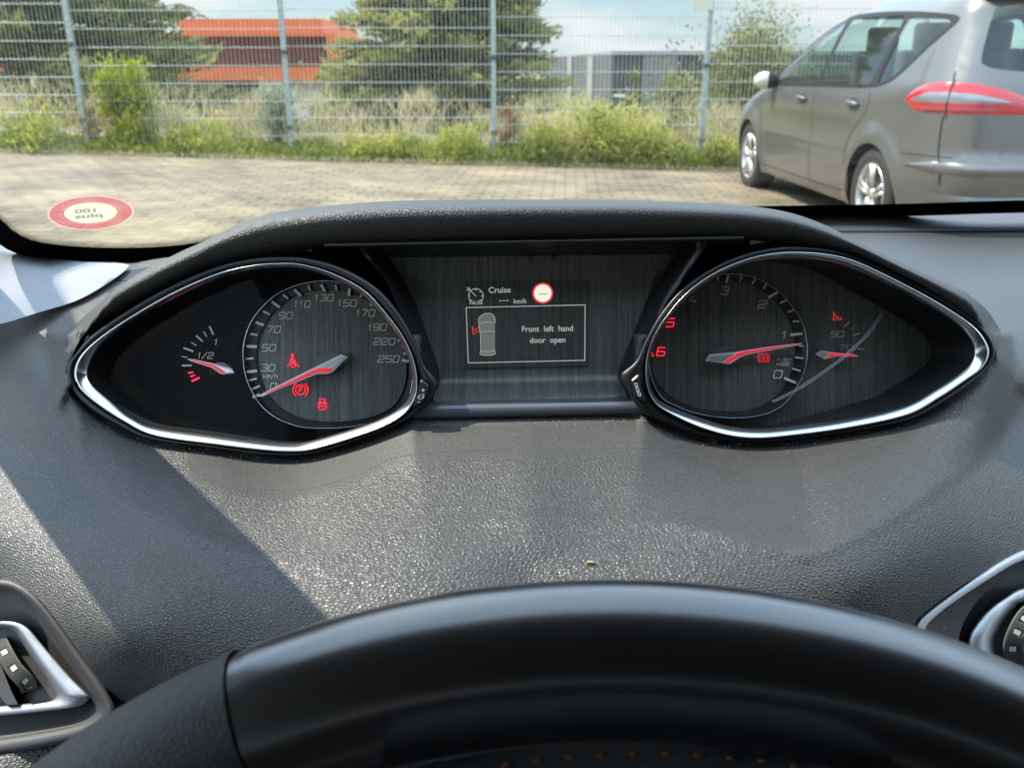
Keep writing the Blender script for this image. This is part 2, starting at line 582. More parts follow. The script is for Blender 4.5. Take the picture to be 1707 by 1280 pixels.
# ================================================================== THE CAR WE SIT IN: dashboard
# outer contour of the scooped bowl round the instruments, in photo pixels
BOWL = crom([(118, 640), (112, 700), (120, 760), (152, 802), (210, 846), (300, 890), (400, 930), (480, 943), (545, 934), (620, 905),
             (700, 886), (850, 876), (1000, 875), (1130, 881), (1230, 905), (1310, 925), (1370, 924), (1440, 892), (1520, 846),
             (1600, 792), (1658, 742), (1688, 692), (1682, 640), (1655, 590), (1400, 420), (850, 380), (350, 450)], True, 6)
def zl(pts, s, ox, oy):
    return [(ox + x * s, oy + y * s) for x, y in pts]
# --- left almond, traced in photo pixels
CL = (430, 600)
Z1 = lambda p: zl(p, .375, 100, 400)
L_out = radial(Z1([(33, 590), (42, 545), (75, 500), (140, 425), (300, 312), (500, 200), (700, 118), (850, 84), (980, 76), (1100, 82), (1250, 122), (1400, 205), (1500, 312), (1570, 430), (1605, 520), (1628, 568),
                   (1668, 612), (1678, 640), (1660, 690), (1630, 735), (1560, 790), (1450, 842), (1300, 900), (1110, 952), (900, 955), (700, 928), (400, 885), (250, 822), (130, 748), (52, 660)]), CL)
L_ch0 = radial(Z1([(60, 590), (85, 520), (160, 445), (300, 348), (500, 233), (700, 148), (850, 113), (950, 104), (1060, 106), (1200, 143), (1350, 220), (1450, 325), (1530, 435), (1575, 540), (1590, 640), (1578, 710), (1535, 775), (1440, 833), (1300, 884), (1120, 935),
                   (1020, 943), (900, 936), (700, 912), (420, 872), (280, 806), (150, 722), (80, 655)]), CL)
L_ch1 = radial(Z1([(124, 590), (150, 518), (215, 447), (330, 362), (500, 266), (700, 176), (850, 134), (950, 122), (1060, 124), (1190, 160), (1335, 238), (1435, 342), (1512, 448), (1556, 550), (1568, 640), (1550, 700), (1508, 748), (1420, 797), (1280, 846), (1110, 894),
                   (1020, 902), (900, 893), (700, 868), (440, 832), (320, 780), (215, 702), (145, 640)]), CL)
CR = (1340, 590)
Z2 = lambda p: zl(p, .3866, 1020, 390)
R_out = radial(Z2([(1652, 520), (1640, 460), (1590, 395), (1480, 310), (1300, 212), (1080, 110), (950, 70), (820, 56), (700, 60), (560, 92), (430, 150), (300, 240), (210, 345), (150, 450), (110, 535), (80, 570),
                   (38, 602), (40, 632), (80, 700), (130, 765), (220, 812), (350, 862), (500, 888), (620, 896), (750, 888), (1000, 856), (1280, 802), (1430, 728), (1560, 640), (1630, 570)]), CR)
R_ch0 = radial(Z2([(1630, 520), (1615, 462), (1560, 395), (1440, 312), (1270, 218), (1070, 122), (950, 88), (820, 76), (710, 80), (580, 108), (440, 168), (320, 255), (225, 365), (168, 465), (146, 560), (150, 650), (175, 715), (225, 762), (360, 830),
                   (500, 872), (620, 884), (750, 875), (1000, 842), (1270, 786), (1410, 712), (1540, 625), (1600, 580)]), CR)
R_ch1 = radial(Z2([(1560, 515), (1550, 465), (1495, 400), (1380, 322), (1230, 240), (1050, 155), (940, 122), (820, 108), (720, 108), (590, 128), (455, 182), (335, 266), (240, 372), (182, 470), (160, 560), (164, 650), (190, 705), (240, 738), (370, 790),
                   (500, 828), (620, 840), (750, 832), (1000, 798), (1250, 742), (1390, 668), (1500, 595), (1545, 555)]), CR)
CAPQ = [L_out[::3], R_out[::3], np.array([(680, 400), (1080, 400), (1062, 694), (700, 701)], float)]
def Yplane(px, py):
    a = PITCH - math.atan((640 - py) / F)
    return .268 / (math.tan(a) + .14)
_dc = [(1500, 365, 1), (1707, 352, 1), (2200, 352, 1), (1250, 352, 1), (1707, 450, 1), (1600, 480, .985), (1707, 800, 1), (1450, 965, .925), (1600, 800, .94), (1370, 925, .895), (150, 800, .95), (300, 890, .91), (700, 886, .885), (1130, 881, .885),
       (885, 700, 1), (885, 880, .883), (885, 965, .91), (500, 700, 1), (500, 950, .90), (300, 600, .97), (215, 440, 1.0), (340, 415, 1.0), (600, 385, 1), (900, 368, 1),
       (0, 560, .97), (60, 620, .89), (100, 700, .905), (90, 560, .93), (1700, 640, .91), (20, 740, .96), (1720, 590, .91), (1707, 660, .96), (1200, 1000, .915), (885, 1280, 1.08), (885, 1120, .953),
       (240, 960, .96), (200, 1060, 1.02), (0, 880, 1.0), (0, 960, 1.06), (-60, 1100, 1.2), (200, 1210, 1.24), (0, 1280, 1.28), (450, 1150, 1.02),
       (1707, 930, 1.05), (1707, 1100, 1.22), (1540, 1036, 1.04), (1707, 1300, 1.3), (1300, 1150, 1.03), (-400, 600, 1.0), (-400, 1000, 1.2),
       (2300, 700, 1.05), (2300, 1000, 1.15), (-400, 1500, 1.3), (2300, 1500, 1.3), (885, 1500, 1.25)]
_q = tps([(a, b) for a, b, _ in _dc], [1 / float(depth_at_Y(a, b, Yplane(a, b) * k)) for a, b, k in _dc])
def bowl_in(x, y):
    q = np.stack([np.ravel(x), np.ravel(y)], -1)
    d = polydist(BOWL, q) * np.where(inside(BOWL, q), 1, -1)
    return d.reshape(np.shape(x))
_lowb = BOWL[(BOWL[:, 1] > 690)]; _lowb = _lowb[np.argsort(_lowb[:, 0])]
_qbx = np.linspace(112, 1688, 80); _qb = _q(_qbx, np.interp(_qbx, _lowb[:, 0], _lowb[:, 1]))
def d_dash(x, y):
    x, y = np.broadcast_arrays(np.asarray(x, float), np.asarray(y, float))
    sd = bowl_in(x, y)
    qo = _q(x, y)
    q = np.stack([np.ravel(x), np.ravel(y)], -1).astype(float)
    r = np.full(len(q), 1e9); ins = np.zeros(len(q))
    for c in CAPQ:
        dd = polydist(c, q); k_ = inside(c, q)
        r = np.minimum(r, np.where(k_, 0, dd)); ins = np.maximum(ins, np.where(k_, dd, 0))
    r = r.reshape(x.shape); ins = ins.reshape(x.shape)
    qc = 1 / (.4600 + .022 * np.abs((x - 885) / 770) ** 3)
    t = r / (r + np.maximum(sd, 0) + 1e-6)
    qi = qc + (np.interp(x, _qbx, _qb) - qc) * t + np.minimum(sd, 0) * .0045 - 3.0 * (1 - smooth01((y - 500) / 60))
    k = .035
    h = np.clip(.5 + .5 * (qi - qo) / k, 0, 1)
    qq = qo + (qi - qo) * h + k * h * (1 - h)
    wv_ = smooth01(sd / 34) * smooth01((y - 560) / 60)
    qq = qq * (1 - wv_) + qi * wv_
    qq = np.where(ins > 0, np.minimum(qq, 1 / (1 / np.maximum(qc, .1) + .055 * smooth01((ins - 9) / 12))), qq)
    return 1 / qq
def dash_fn(off=0.0):
    return lambda v: P(v[:, 0], v[:, 1], d_dash(v[:, 0], v[:, 1]) - off)

VENT_L = crom([(-190, 985), (-100, 968), (0, 966), (26, 971), (52, 987), (78, 1013), (105, 1048), (135, 1090), (167, 1134), (187, 1167), (194, 1186),
               (189, 1200), (166, 1216), (140, 1230), (0, 1258), (-190, 1275)], True, 5)
VENT_R = crom([(1900, 900), (1800, 896), (1707, 917), (1641, 952), (1588, 986), (1548, 1015), (1526, 1037), (1518, 1075), (1540, 1150), (1600, 1230),
               (1707, 1290), (1850, 1310), (1960, 1250), (1990, 1050)], True, 5)
SEAM = crom([(316, 783), (380, 802), (440, 814), (510, 813), (597, 790), (640, 768), (690, 756), (800, 749), (900, 746), (1000, 745), (1090, 746),
             (1150, 757), (1210, 779), (1260, 790), (1310, 790), (1380, 772), (1450, 747), (1510, 718), (1570, 684)], False, 8)
dashboard = empty('dashboard', (0, .45, .95))
tag(dashboard, 'dark grained plastic dashboard top wrapped around and under the instrument cluster', 'dashboard')
DTOP = resample(crom([(-500, 640), (-300, 560), (-140, 500), (0, 455), (100, 440), (180, 436), (215, 440), (265, 431), (330, 424), (420, 409), (600, 381), (900, 364),
                      (1250, 357), (1500, 354), (1707, 348), (2000, 348), (2300, 352)], False, 8), 150)
DOUT = np.vstack([DTOP, resample([(2300, 352), (2300, 1500), (-500, 1500), (-500, 640)], 260)[1:-1]])
def grain(v):
    x, y = v[:, 0], v[:, 1]
    ys = np.interp(x, SEAM[:, 0], SEAM[:, 1])
    edge = smooth01((y - ys) / 26) * .95 + .05
    inb = (x > 316) & (x < 1570)
    far_right = smooth01((y - (470 + (x < 1560) * 0)) / 30)
    g = np.where(inb & (y > 560), edge, 1.0)
    g = np.where((y < 560) & (x > 1200), far_right * .95 + .05, g)
    g = np.where((x < 230) & (y < 600), smooth01((y - (560 - x * .5)) / 30) * .9 + .1, g)
    return g
patch('upper_panel', DOUT, dash_fn(), M['dash'], dashboard, [resample(VENT_L, 90, True), resample(VENT_R, 90, True)], step=9, attr=('grain', grain))
# stitched seam line
mb = MB()
sp = resample(SEAM, 330)
for i in range(0, 328, 2):
    if random.random() < .12: continue
    strokes(mb, [sp[i:i + 2]], 1.1, lambda v: P(v[:, 0], v[:, 1], d_dash(v[:, 0], v[:, 1]) - .0006))
mb.build('stitched_seam', mat('seam_thread', (.10, .095, .085), .8), dashboard)
# panel joint on the dash top by the windscreen
mb = MB()
for yy, wd in ((386, 3.2),):
    L = [(x, yy - (x - 1400) * .003) for x in np.linspace(1380, 2200, 60)]
    strokes(mb, [L], wd, lambda v: P(v[:, 0], v[:, 1], d_dash(v[:, 0], v[:, 1]) - .0015))
mb.build('joint_gap', M['matt_black'], dashboard)
mb = MB()
L = [(x, 380.5 - (x - 1400) * .003) for x in np.linspace(1380, 2200, 60)]
mb.grid(np.array([[P(x, y + dy, float(d_dash(x, y + dy)) - dz) for dy, dz in ((-5, .0005), (-3, .004), (0, .006), (3, .0045), (5, .001))] for x, y in L]))
mb.build('raised_lip', M['smooth_trim'], dashboard, True)
# oval speaker grille near the pillar foot
gr = [(x, y) for x, y in circ(236, 456, 48, n=40, ry=9)]
patch('tweeter_grille', [(x, y - (x - 236) * .16) for x, y in gr], lambda v: P(v[:, 0], v[:, 1], d_dash(v[:, 0], v[:, 1]) - .002), mat('grille', (.012, .013, .02), .6), dashboard, step=8)

# ------------------------------------------------------------------ hood (brow) over the instruments
def dtip(px):
    return .022 * np.abs((np.asarray(px, float) - 885) / 770) ** 3
H = [((122, 545), (113, 618)), ((165, 505), (132, 574)), ((215, 466), (168, 540)), ((290, 425), (240, 499)), ((345, 400), (300, 470)), ((390, 377), (360, 446)),
     ((440, 359), (440, 426)), ((520, 346), (530, 414)), ((640, 336), (620, 408)), ((780, 333), (760, 403)), ((900, 333), (900, 399)),
     ((1050, 334), (1050, 397)), ((1200, 340), (1180, 397)), ((1300, 351), (1280, 402)), ((1370, 373), (1350, 411)), ((1430, 403), (1430, 432)),
     ((1500, 437), (1500, 466)), ((1560, 464), (1560, 500)), ((1610, 488), (1610, 536)), ((1648, 520), (1640, 566)), ((1672, 560), (1658, 600))]
SIL = crom([a for a, b in H], False, 8); INN = crom([b for a, b in H], False, 8)
t_ = np.linspace(0, 1, len(SIL))
tipf = smooth01(np.minimum(t_, 1 - t_) / .13)      # 0 at the ends, where the brow melts into the dash
rows = []
def hrow(k, d0, dy=0):
    p = SIL + (INN - SIL) * k
    rows.append((p[:, 0], p[:, 1] + dy, d0))
dd_s = d_dash(SIL[:, 0], SIL[:, 1])
for k, dm, dy in ((-.0, .62, 80), (0, .56, 22), (-.02, .520, 4), (0, .487, 0), (.05, .466, 0), (.11, .455, 0), (.18, .449, 0), (.28, .4465, 0), (.45, .4475, 0), (.65, .4500, 0), (.85, .4535, 0), (.97, .458, 0), (1.02, .466, 0)):
    p = SIL + (INN - SIL) * k
    dl = dtip(p[:, 0])
    near = dm + dl
    base = np.minimum(d_dash(p[:, 0], p[:, 1] + dy * .5), .60) + (.02 if dy else -.002)
    kk = np.clip(tipf + (0.0 if dm > .5 else k * .9), 0, 1)
    d = near * kk + (base if dm > .452 or True else near) * (1 - kk)
    rows.append(P(p[:, 0], p[:, 1] + dy, d))
g = np.array(rows)
mb = MB(); mb.grid(g)
ho = mb.build('instrument_hood', M['hood'], dashboard, True)
tag(ho, 'thick padded brow curving over the gauges')

# ================================================================== instrument cluster
cluster = empty('instrument_cluster', (0.01, .44, 1.08))
tag(cluster, 'instrument cluster with two almond shaped chrome rimmed gauges and a display between', 'instrument cluster')
def shrink(loop, c, k):
    return (loop - np.asarray(c)) * k + np.asarray(c)
def loft(name, loops, m, parent, closed=True):
    g = np.array([P(l[:, 0], l[:, 1], d + dtip(l[:, 0])) for l, d in loops])
    b = MB(); b.grid(g, close_v=closed)
    return b.build(name, m, parent, True)
def lerp(a, b, k): return a + (b - a) * k
DF = .488            # depth of the dial faces
def face_depth(x): return DF + dtip(x)
def F3(off=0.0):
    return lambda v: P(v[:, 0], v[:, 1], face_depth(v[:, 0]) - off)

def almond(name, label, out, c0, c1, pivot):
    g = empty(name, tuple(P(c0[:, 0].mean(), c0[:, 1].mean(), .47)))
    return g
gauges = []
for nm, out, c0, c1, piv, lab in (('left', L_out, L_ch0, L_ch1, (640, 600), 'almond shaped surround of the speedometer and fuel gauge'),
                                  ('right', R_out, R_ch0, R_ch1, (1130, 590), 'almond shaped surround of the rev counter and temperature gauge')):
    bz = loft('gauge_surround', [(out + (shrink(out, out.mean(0), 1.07) - out) * smooth01((470 - out[:, 1:2]) / 30), .482), (out, .472), (out, .4532), (lerp(out, c0, .12), .4508), (lerp(out, c0, .6), .4505), (lerp(out, c0, .85), .4525), (c0, .4535), (c0, .47)], M['black'], cluster)
    tag(bz, lab)
    loft('chrome_ring', [(c0, .4545), (lerp(c0, c1, .03), .4500), (lerp(c0, c1, .12), .4488), (lerp(c0, c1, .22), .4490), (lerp(c0, c1, .88), .4532), (lerp(c0, c1, .97), .4540), (c1, .4552), (c1, .458)], M['chrome'], bz)
    kx = 1 - .13 * smooth01((np.abs(c1[:, 0] - piv[0]) - 90) / 260)[:, None]
    face = (c1 - np.array(piv)) * kx + np.array(piv)
    face = (face - np.array(piv)) * .985 + np.array(piv)
    loft('inner_wall', [(c1, .4552), (lerp(c1, face, .4), .467), (lerp(c1, face, .8), .482), (face, DF + .001)], M['matt_black'] if nm == 'left' else mat('gauge_wall', (.010, .010, .010), .5), bz)
    gauges.append((bz, c1, face))
SUR_L, c1L, faceL = gauges[0]
SUR_R, c1R, faceR = gauges[1]

# --- speedometer
Z7 = lambda p: zl(p, .211, 400, 450)
SPC = (556, 605)
ringL = radial(Z7([(25, 640), (48, 510), (95, 400), (170, 300), (280, 200), (420, 130), (560, 95), (700, 86), (850, 108), (985, 165), (1110, 255), (1220, 370), (1300, 490), (1345, 600), (1365, 720), (1365, 850), (1345, 980), (1300, 1070),
                   (1200, 1145), (1020, 1210), (820, 1244), (620, 1250), (460, 1235), (300, 1175), (180, 1085), (95, 960), (42, 820)]), SPC)
band_in = radial(Z7([(130, 640), (150, 530), (200, 420), (280, 315), (390, 225), (520, 175), (640, 158), (760, 158), (880, 180), (990, 235), (1100, 320), (1200, 430), (1270, 540), (1310, 650), (1316, 760), (1310, 870), (1270, 990),
                     (1190, 1090), (1020, 1165), (820, 1196), (640, 1196), (480, 1168), (340, 1110), (240, 1020), (170, 900), (135, 770)]), SPC)
fuel_bg = patch('fuel_gauge_face', resample(faceL, 200, True), F3(-.0012), mat('fuel_face', (.006, .006, .008), .7, spec=.1), cluster, step=14)
def ringpart(name, ring, m, parent, w0=3.2, c=SPC, d0=DF):
    o = shrink(ring, c, 1 + w0 / 170); i = shrink(ring, c, 1 - w0 / 170)
    return loft(name, [(o, d0 + .001), (o, d0 - .004), (ring, d0 - .0055), (i, d0 - .004), (i, d0 + .001)], m, parent)
speedo = patch('speedometer', resample(band_in, 200, True), F3(.0006), M['brushed'], cluster, step=12)
tag(speedo, 'speedometer dial marked 0 to 250 km/h')
loft('scale_band', [(shrink(ringL, SPC, .995), DF - .0008), (band_in, DF - .0002)], M['dial_band'], speedo)
loft('dial_recess', [(band_in, DF - .0022), (band_in, DF + .0005)], M['dial_band'], speedo)
ringpart('dial_ring', ringL, M['thin_chrome'], speedo, 1.3)

def ticks(name, lst, f, wmaj, parent, m, off=.0032):
    b = MB()
    for t in lst:
        (x0, y0, x1, y1), wd = t[:4], t[4] if len(t) > 4 else wmaj
        a = np.array(f([(x0, y0), (x1, y1)]), float)
        d = a[1] - a[0]; L = np.linalg.norm(d); n = np.array([-d[1], d[0]]) / (L + 1e-9) * wd / 2
        o = np.array([a[0] + n, a[1] + n, a[1] - n, a[0] - n])
        b.slab(P(o[:, 0], o[:, 1], face_depth(o[:, 0]) - off), P(o[:, 0], o[:, 1], face_depth(o[:, 0]) - .0002))
    return b.build(name, m, parent)
maj = [(55, 805, 135, 797), (52, 603, 135, 605), (122, 412, 190, 437), (250, 250, 315, 297), (430, 155, 482, 207), (640, 115, 672, 172), (865, 145, 860, 205), (1050, 245, 1032, 283),
       (1192, 390, 1168, 415), (1278, 545, 1245, 560), (1335, 722, 1278, 712), (100, 1004, 155, 985)]
mnr = [(95, 942, 158, 915), (72, 872, 132, 857), (46, 704, 108, 697), (80, 504, 138, 514), (180, 325, 236, 352), (338, 193, 382, 228), (538, 122, 556, 162), (755, 118, 762, 160), (964, 183, 954, 215),
       (1132, 315, 1120, 333), (1227, 438, 1215, 457), (1258, 492, 1240, 504), (1302, 601, 1280, 606), (1318, 657, 1288, 661)]
for x0, y0, x1, y1 in maj:
    ticks('scale_mark', [(x0, y0, x1, y1)], Z7, 4.6, speedo, M['tick'])
for x0, y0, x1, y1 in mnr:
    ticks('scale_mark', [(x0, y0, x1, y1)], Z7, 3.0, speedo, M['tick'])
def printed(name, lines, width, m, parent, off=.0012):
    b = MB(); strokes(b, lines, width, F3(off)); return b.build(name, m, parent)
for s, x, y in (('30', 222, 773), ('50', 228, 615), ('70', 267, 470), ('90', 362, 360), ('110', 492, 270), ('130', 665, 220), ('150', 848, 262), ('170', 992, 340), ('190', 1085, 452), ('220', 1143, 565), ('250', 1175, 703), ('0', 264, 918)):
    (cx, cy), = Z7([(x, y)])
    printed('numeral', glyphs(s, cx, cy, 10.6, 9.2, 3.2), 1.5, M['print'], speedo)
(cx, cy), = Z7([(243, 838)])
printed('unit_lettering', glyphs('km/h', cx, cy, 6.6, 4.8, 1.6), .9, M['print'], speedo)

def needle(name, parent, f, tip, outline, red, silver, hub, lift=.008):
    """pale edged pointer with a red blade and a silver tail, standing off the dial"""
    def pr(pts, d0, d1):
        q = np.array(f(pts), float)
        return P(q[:, 0], q[:, 1], face_depth(q[:, 0]) - d0), P(q[:, 0], q[:, 1], face_depth(q[:, 0]) - d1)
    b = MB(); b.slab(*pr(outline, lift, lift - .0022)); nd = b.build(name, M['needle_edge'], parent)
    b = MB(); b.slab(*pr(red, lift + .0006, lift - .0004)); b.build('red_blade', M['needle_red'], nd)
    b = MB(); b.slab(*pr(silver, lift + .0006, lift - .0004)); b.build('silver_tail', M['needle_silver'], nd)
    b = MB(); b.slab(*pr(hub, lift - .003, .0004)); b.build('needle_hub', mat('hub_cap', (.14, .145, .15), .3, .3), nd)
    return nd
needle('speed_needle', speedo, Z7, None, [(128, 1000), (560, 783), (800, 667), (853, 690), (775, 765), (722, 812), (690, 820), (610, 822), (300, 945), (180, 998)],
       [(200, 975), (580, 790), (625, 777), (738, 776), (702, 806), (600, 808), (320, 928)], [(650, 762), (790, 682), (838, 692), (755, 766), (742, 773), (640, 770)],
       [(552, 790), (580, 730), (625, 690), (690, 662), (760, 655), (800, 664), (700, 740)])
# telltales
def ico(name, groups, m, parent, off=.0014):
    b = MB()
    for lines, wd in groups:
        strokes(b, lines, wd, F3(off))
    return b.build(name, m, parent)
def blob(b, pts, off=.0014):
    q = np.array(pts, float); b.poly(F3(off)(q))
# seat belt lamp
cx, cy = 488.5, 601.5
b = MB()
blob(b, circ(cx - 1, cy - 9.5, 2.7, n=16)); blob(b, [(cx - 2.5, cy - 6.5), (cx + 1.5, cy - 6.5), (cx + 6.5, cy + 5.5), (cx - 7, cy + 5.5)])
strokes(b, [[(cx - 6, cy + 6), (cx - 10, cy + 9.5)], [(cx + 6, cy + 6), (cx + 10, cy + 9.5)], [(cx - 3.5, cy + 6), (cx - 2.5, cy + 10), (cx + 2, cy + 10), (cx + 4, cy + 6)]], 1.7, F3(.0014))
tl = b.build('seatbelt_lamp', M['lamp_red'], speedo)
b = MB(); strokes(b, [[(cx + 6.5, cy - 8), (cx - 6, cy + 4.5)]], 1.3, F3(.0018)); b.build('belt_line', M['dial_band'], tl)
cx, cy = 501, 649.5
ico('parking_brake_lamp', [([circ(cx, cy, 8.2, n=28), circ(cx, cy, 12.6, 125, 235, 12), circ(cx, cy, 12.6, -55, 55, 12), [(cx - 2, cy + 4.4), (cx - 2, cy - 4.4), (cx + 1.6, cy - 4.4), (cx + 3, cy - 2.6), (cx + 1.6, cy - .4), (cx - 2, cy - .4)]], 1.8)], M['lamp_red'], speedo)
cx, cy = 537.5, 673.5
ico('open_door_lamp', [([[(cx - 4.5, cy - 8.5), (cx + 4.5, cy - 8.5), (cx + 5, cy + 9), (cx - 5, cy + 9), (cx - 4.5, cy - 8.5)], [(cx - 3, cy - 3.5), (cx + 3, cy - 3.5), (cx + 3, cy - .5), (cx - 3, cy - .5), (cx - 3, cy - 3.5)],
                          [(cx - 3, cy + 3.5), (cx + 3, cy + 3.5)], [(cx - 5, cy - 3), (cx - 8.5, cy + 1)], [(cx + 5, cy - 3), (cx + 8.5, cy + 1)], [(cx - 5, cy + 3), (cx - 8.5, cy + 6.5)], [(cx + 5, cy + 3), (cx + 8.5, cy + 6.5)]], 1.35)], M['lamp_red'], speedo)
# --- fuel gauge
Z6 = lambda p: zl(p, .1328, 280, 500)
fuel = fuel_bg
tag(fuel, 'black fuel gauge face at the left tip of the cluster')
for t in ((520, 330, 570, 435, 2.6), (445, 395, 487, 460, 1.5), (352, 448, 437, 522, 2.4), (290, 532, 358, 572, 1.5), (195, 602, 318, 645, 2.8), (175, 712, 240, 718, 1.5), (175, 823, 297, 822, 2.6)):
    ticks('scale_mark', [t], Z6, 2, fuel, M['print'], .0008)
for t in ((252, 918, 318, 905, 2.2), (280, 962, 342, 942, 2.2), (297, 1020, 395, 975, 3.4)):
    ticks('reserve_mark', [t], Z6, 2, fuel, M['lamp_red'], .0008)
for s, x, y in (('1', 603, 530), ('1/2', 470, 698)):
    (cx, cy), = Z6([(x, y)])
    printed('numeral', glyphs(s, cx, cy, 9.6, 8, 2.2), 1.1, M['print'], fuel, .0006)
(cx, cy), = Z6([(562, 888)])
printed('pump_symbol', [[(cx - 4, cy + 6), (cx - 4, cy - 6), (cx + 2, cy - 6), (cx + 2, cy + 6), (cx - 4, cy + 6)], [(cx - 3, cy - 1), (cx + 1, cy - 1)], [(cx + 2, cy - 3), (cx + 5, cy - 1), (cx + 5, cy + 4)]], .8, mat('pump_print', (.14, .05, .045), .6), fuel, .0006)
needle('fuel_needle', fuel, Z6, None, [(235, 735), (330, 745), (590, 800), (800, 860), (835, 918), (725, 928), (700, 935), (655, 925), (550, 850), (290, 770)],
       [(290, 750), (570, 812), (620, 850), (720, 905), (690, 925), (655, 912), (560, 838), (320, 768)], [(600, 825), (790, 875), (815, 905), (730, 915), (690, 880)],
       [(560, 820), (610, 785), (690, 785), (760, 820), (800, 860), (700, 880)], .006)
# --- rev counter
Z8 = lambda p: zl(p, .2188, 1060, 440)
RC = (1215, 590)
ringR = radial(Z8([(92, 700), (100, 600), (140, 490), (200, 390), (290, 282), (400, 190), (520, 115), (640, 80), (760, 75), (900, 100), (1020, 160), (1120, 240), (1210, 350), (1272, 460), (1302, 590), (1305, 700), (1280, 820), (1230, 930),
                   (1160, 1035), (1070, 1108), (950, 1152), (800, 1172), (620, 1165), (450, 1135), (300, 1080), (190, 1010), (120, 880)]), RC)
bandR = radial(Z8([(112, 700), (120, 610), (160, 510), (220, 415), (310, 310), (410, 222), (520, 150), (640, 125), (760, 130), (880, 160), (990, 225), (1080, 310), (1150, 410), (1195, 520), (1210, 620), (1205, 730), (1175, 840), (1125, 935),
                   (1060, 1010), (960, 1075), (820, 1120), (640, 1120), (470, 1095), (320, 1040), (210, 960), (140, 850)]), RC)
tempf = patch('temperature_gauge', resample(faceR, 200, True), F3(-.0012), M['brushed'], cluster, step=14)
tag(tempf, 'brushed temperature gauge face at the right of the cluster')
tach = patch('rev_counter', resample(bandR, 200, True), F3(.0006), M['brushed'], cluster, step=12)
tag(tach, 'rev counter dial with red 5 and 6')
loft('scale_band', [(shrink(ringR, RC, .995), DF - .0008), (bandR, DF - .0002)], mat('band_grey', (.035, .037, .038), .35), tach)
ringpart('dial_ring', ringR, M['thin_chrome'], tach, 1.0, RC)
for t in ((1080, 215, 1008, 257), (705, 85, 688, 142), (1270, 530, 1178, 541), (1222, 906, 1130, 869)):
    ticks('scale_mark', [t], Z8, 4.2, tach, M['tick'])
for t in ((550, 113, 548, 142), (628, 88, 625, 127), (806, 90, 794, 132), (910, 116, 884, 152), (997, 152, 968, 188), (1150, 275, 1100, 298), (1206, 350, 1156, 369), (1246, 437, 1196, 438), (1277, 626, 1243, 622), (1277, 719, 1213, 710), (1256, 816, 1193, 796)):
    ticks('scale_mark', [t], Z8, 2.6, tach, M['tick'])
for s, x, y, m_, wd in (('3', 675, 203, 'print', 1.6), ('4', 435, 270, 'print', 1.6), ('2', 965, 308, 'print', 1.6), ('1', 1130, 540, 'print', 1.4), ('0', 1083, 840, 'print', 1.6), ('5', 262, 447, 'lamp_red', 1.7), ('6', 192, 668, 'lamp_red', 1.7)):
    (cx, cy), = Z8([(x, y)])
    printed('numeral', glyphs(s, cx, cy, 13.6 if m_ == 'lamp_red' else 12.2, 12.6), wd, M[m_], tach)
(cx, cy), = Z8([(1128, 726)])
printed('unit_lettering', glyphs('tr/min', cx, cy, 5.4, 3.2, 1.1) + glyphs('x1000', cx - 2, cy + 7.8, 5.2, 3.6, 1.2), .75, M['print'], tach)
(cx, cy), = Z8([(124, 690)])
printed('redline_mark', [[(cx - 2, cy - 3), (cx + 2.5, cy - 3)], [(cx - 2, cy), (cx + 2, cy)], [(cx - 2, cy + 3), (cx + 2.5, cy + 3), (cx + 2.5, cy)]], 1.2, M['dim_red'], tach)
cx, cy = 1060 + 973 * .2188, 440 + 715 * .2188
ico('brake_lamp', [([circ(cx, cy, 6.6, n=24), circ(cx, cy, 9.8, 125, 235, 10), circ(cx, cy, 9.8, -55, 55, 10), [(cx - 3, cy - 2), (cx + 3, cy - 2)], [(cx - 3, cy + .6), (cx + 3, cy + .6)], [(cx - 2.5, cy + 3), (cx + 2.5, cy + 3)]], 1.4)], M['dim_red'], tach)
needle('rev_needle', tach, Z8, None, [(1270, 602), (1240, 618), (835, 695), (790, 715), (715, 762), (665, 757), (528, 738), (558, 690), (745, 672), (805, 662), (1000, 632)],
       [(1238, 608), (835, 684), (775, 706), (712, 750), (674, 745), (765, 686), (808, 670), (1000, 640)], [(568, 700), (745, 684), (660, 742), (548, 732)],
       [(560, 690), (590, 655), (660, 625), (740, 622), (800, 650), (700, 690)])
# temperature gauge marks
for t in ((1025, 378, 1002, 401, 1.7), (1043, 402, 1030, 411, 1.0), (1070, 427, 1040, 437, 1.7), (1090, 497, 1058, 495, 1.9)):
    ticks('scale_mark', [t], Z2, 2, tempf, M['print'], .0008)
for s, x, y, h_ in (('90', 972, 432, 9), ('70', 1008, 489, 7.5)):
    (cx, cy), = Z2([(x, y)])
    printed('numeral', glyphs(s, cx, cy, h_, 9, 2.6), 1.0 if s == '90' else .6, M['print'], tempf, .0006)
(cx, cy), = Z2([(970, 356)])
printed('coolant_symbol', [[(cx - 5, cy - 9), (cx - 5, cy + 4)], [(cx - 7, cy + 3), (cx - 3, cy + 7)], [(cx - 2, cy - 4), (cx + 1, cy + 6)], [(cx + 2, cy), (cx + 4, cy + 6)], [(cx + 6, cy + 1), (cx + 8, cy + 6)]], 1.3, M['dim_red'], tempf, .0006)
needle('temperature_needle', tempf, Z2, None, [(1068, 527), (1040, 530), (970, 528), (918, 540), (875, 517), (905, 503), (965, 512), (1040, 518)],
       [(1060, 526), (1035, 527), (965, 524), (922, 534), (945, 513), (968, 515), (1035, 520)], [(882, 515), (907, 507), (938, 512), (915, 532)], [(890, 508), (900, 498), (925, 494), (950, 500), (930, 512)], .006)
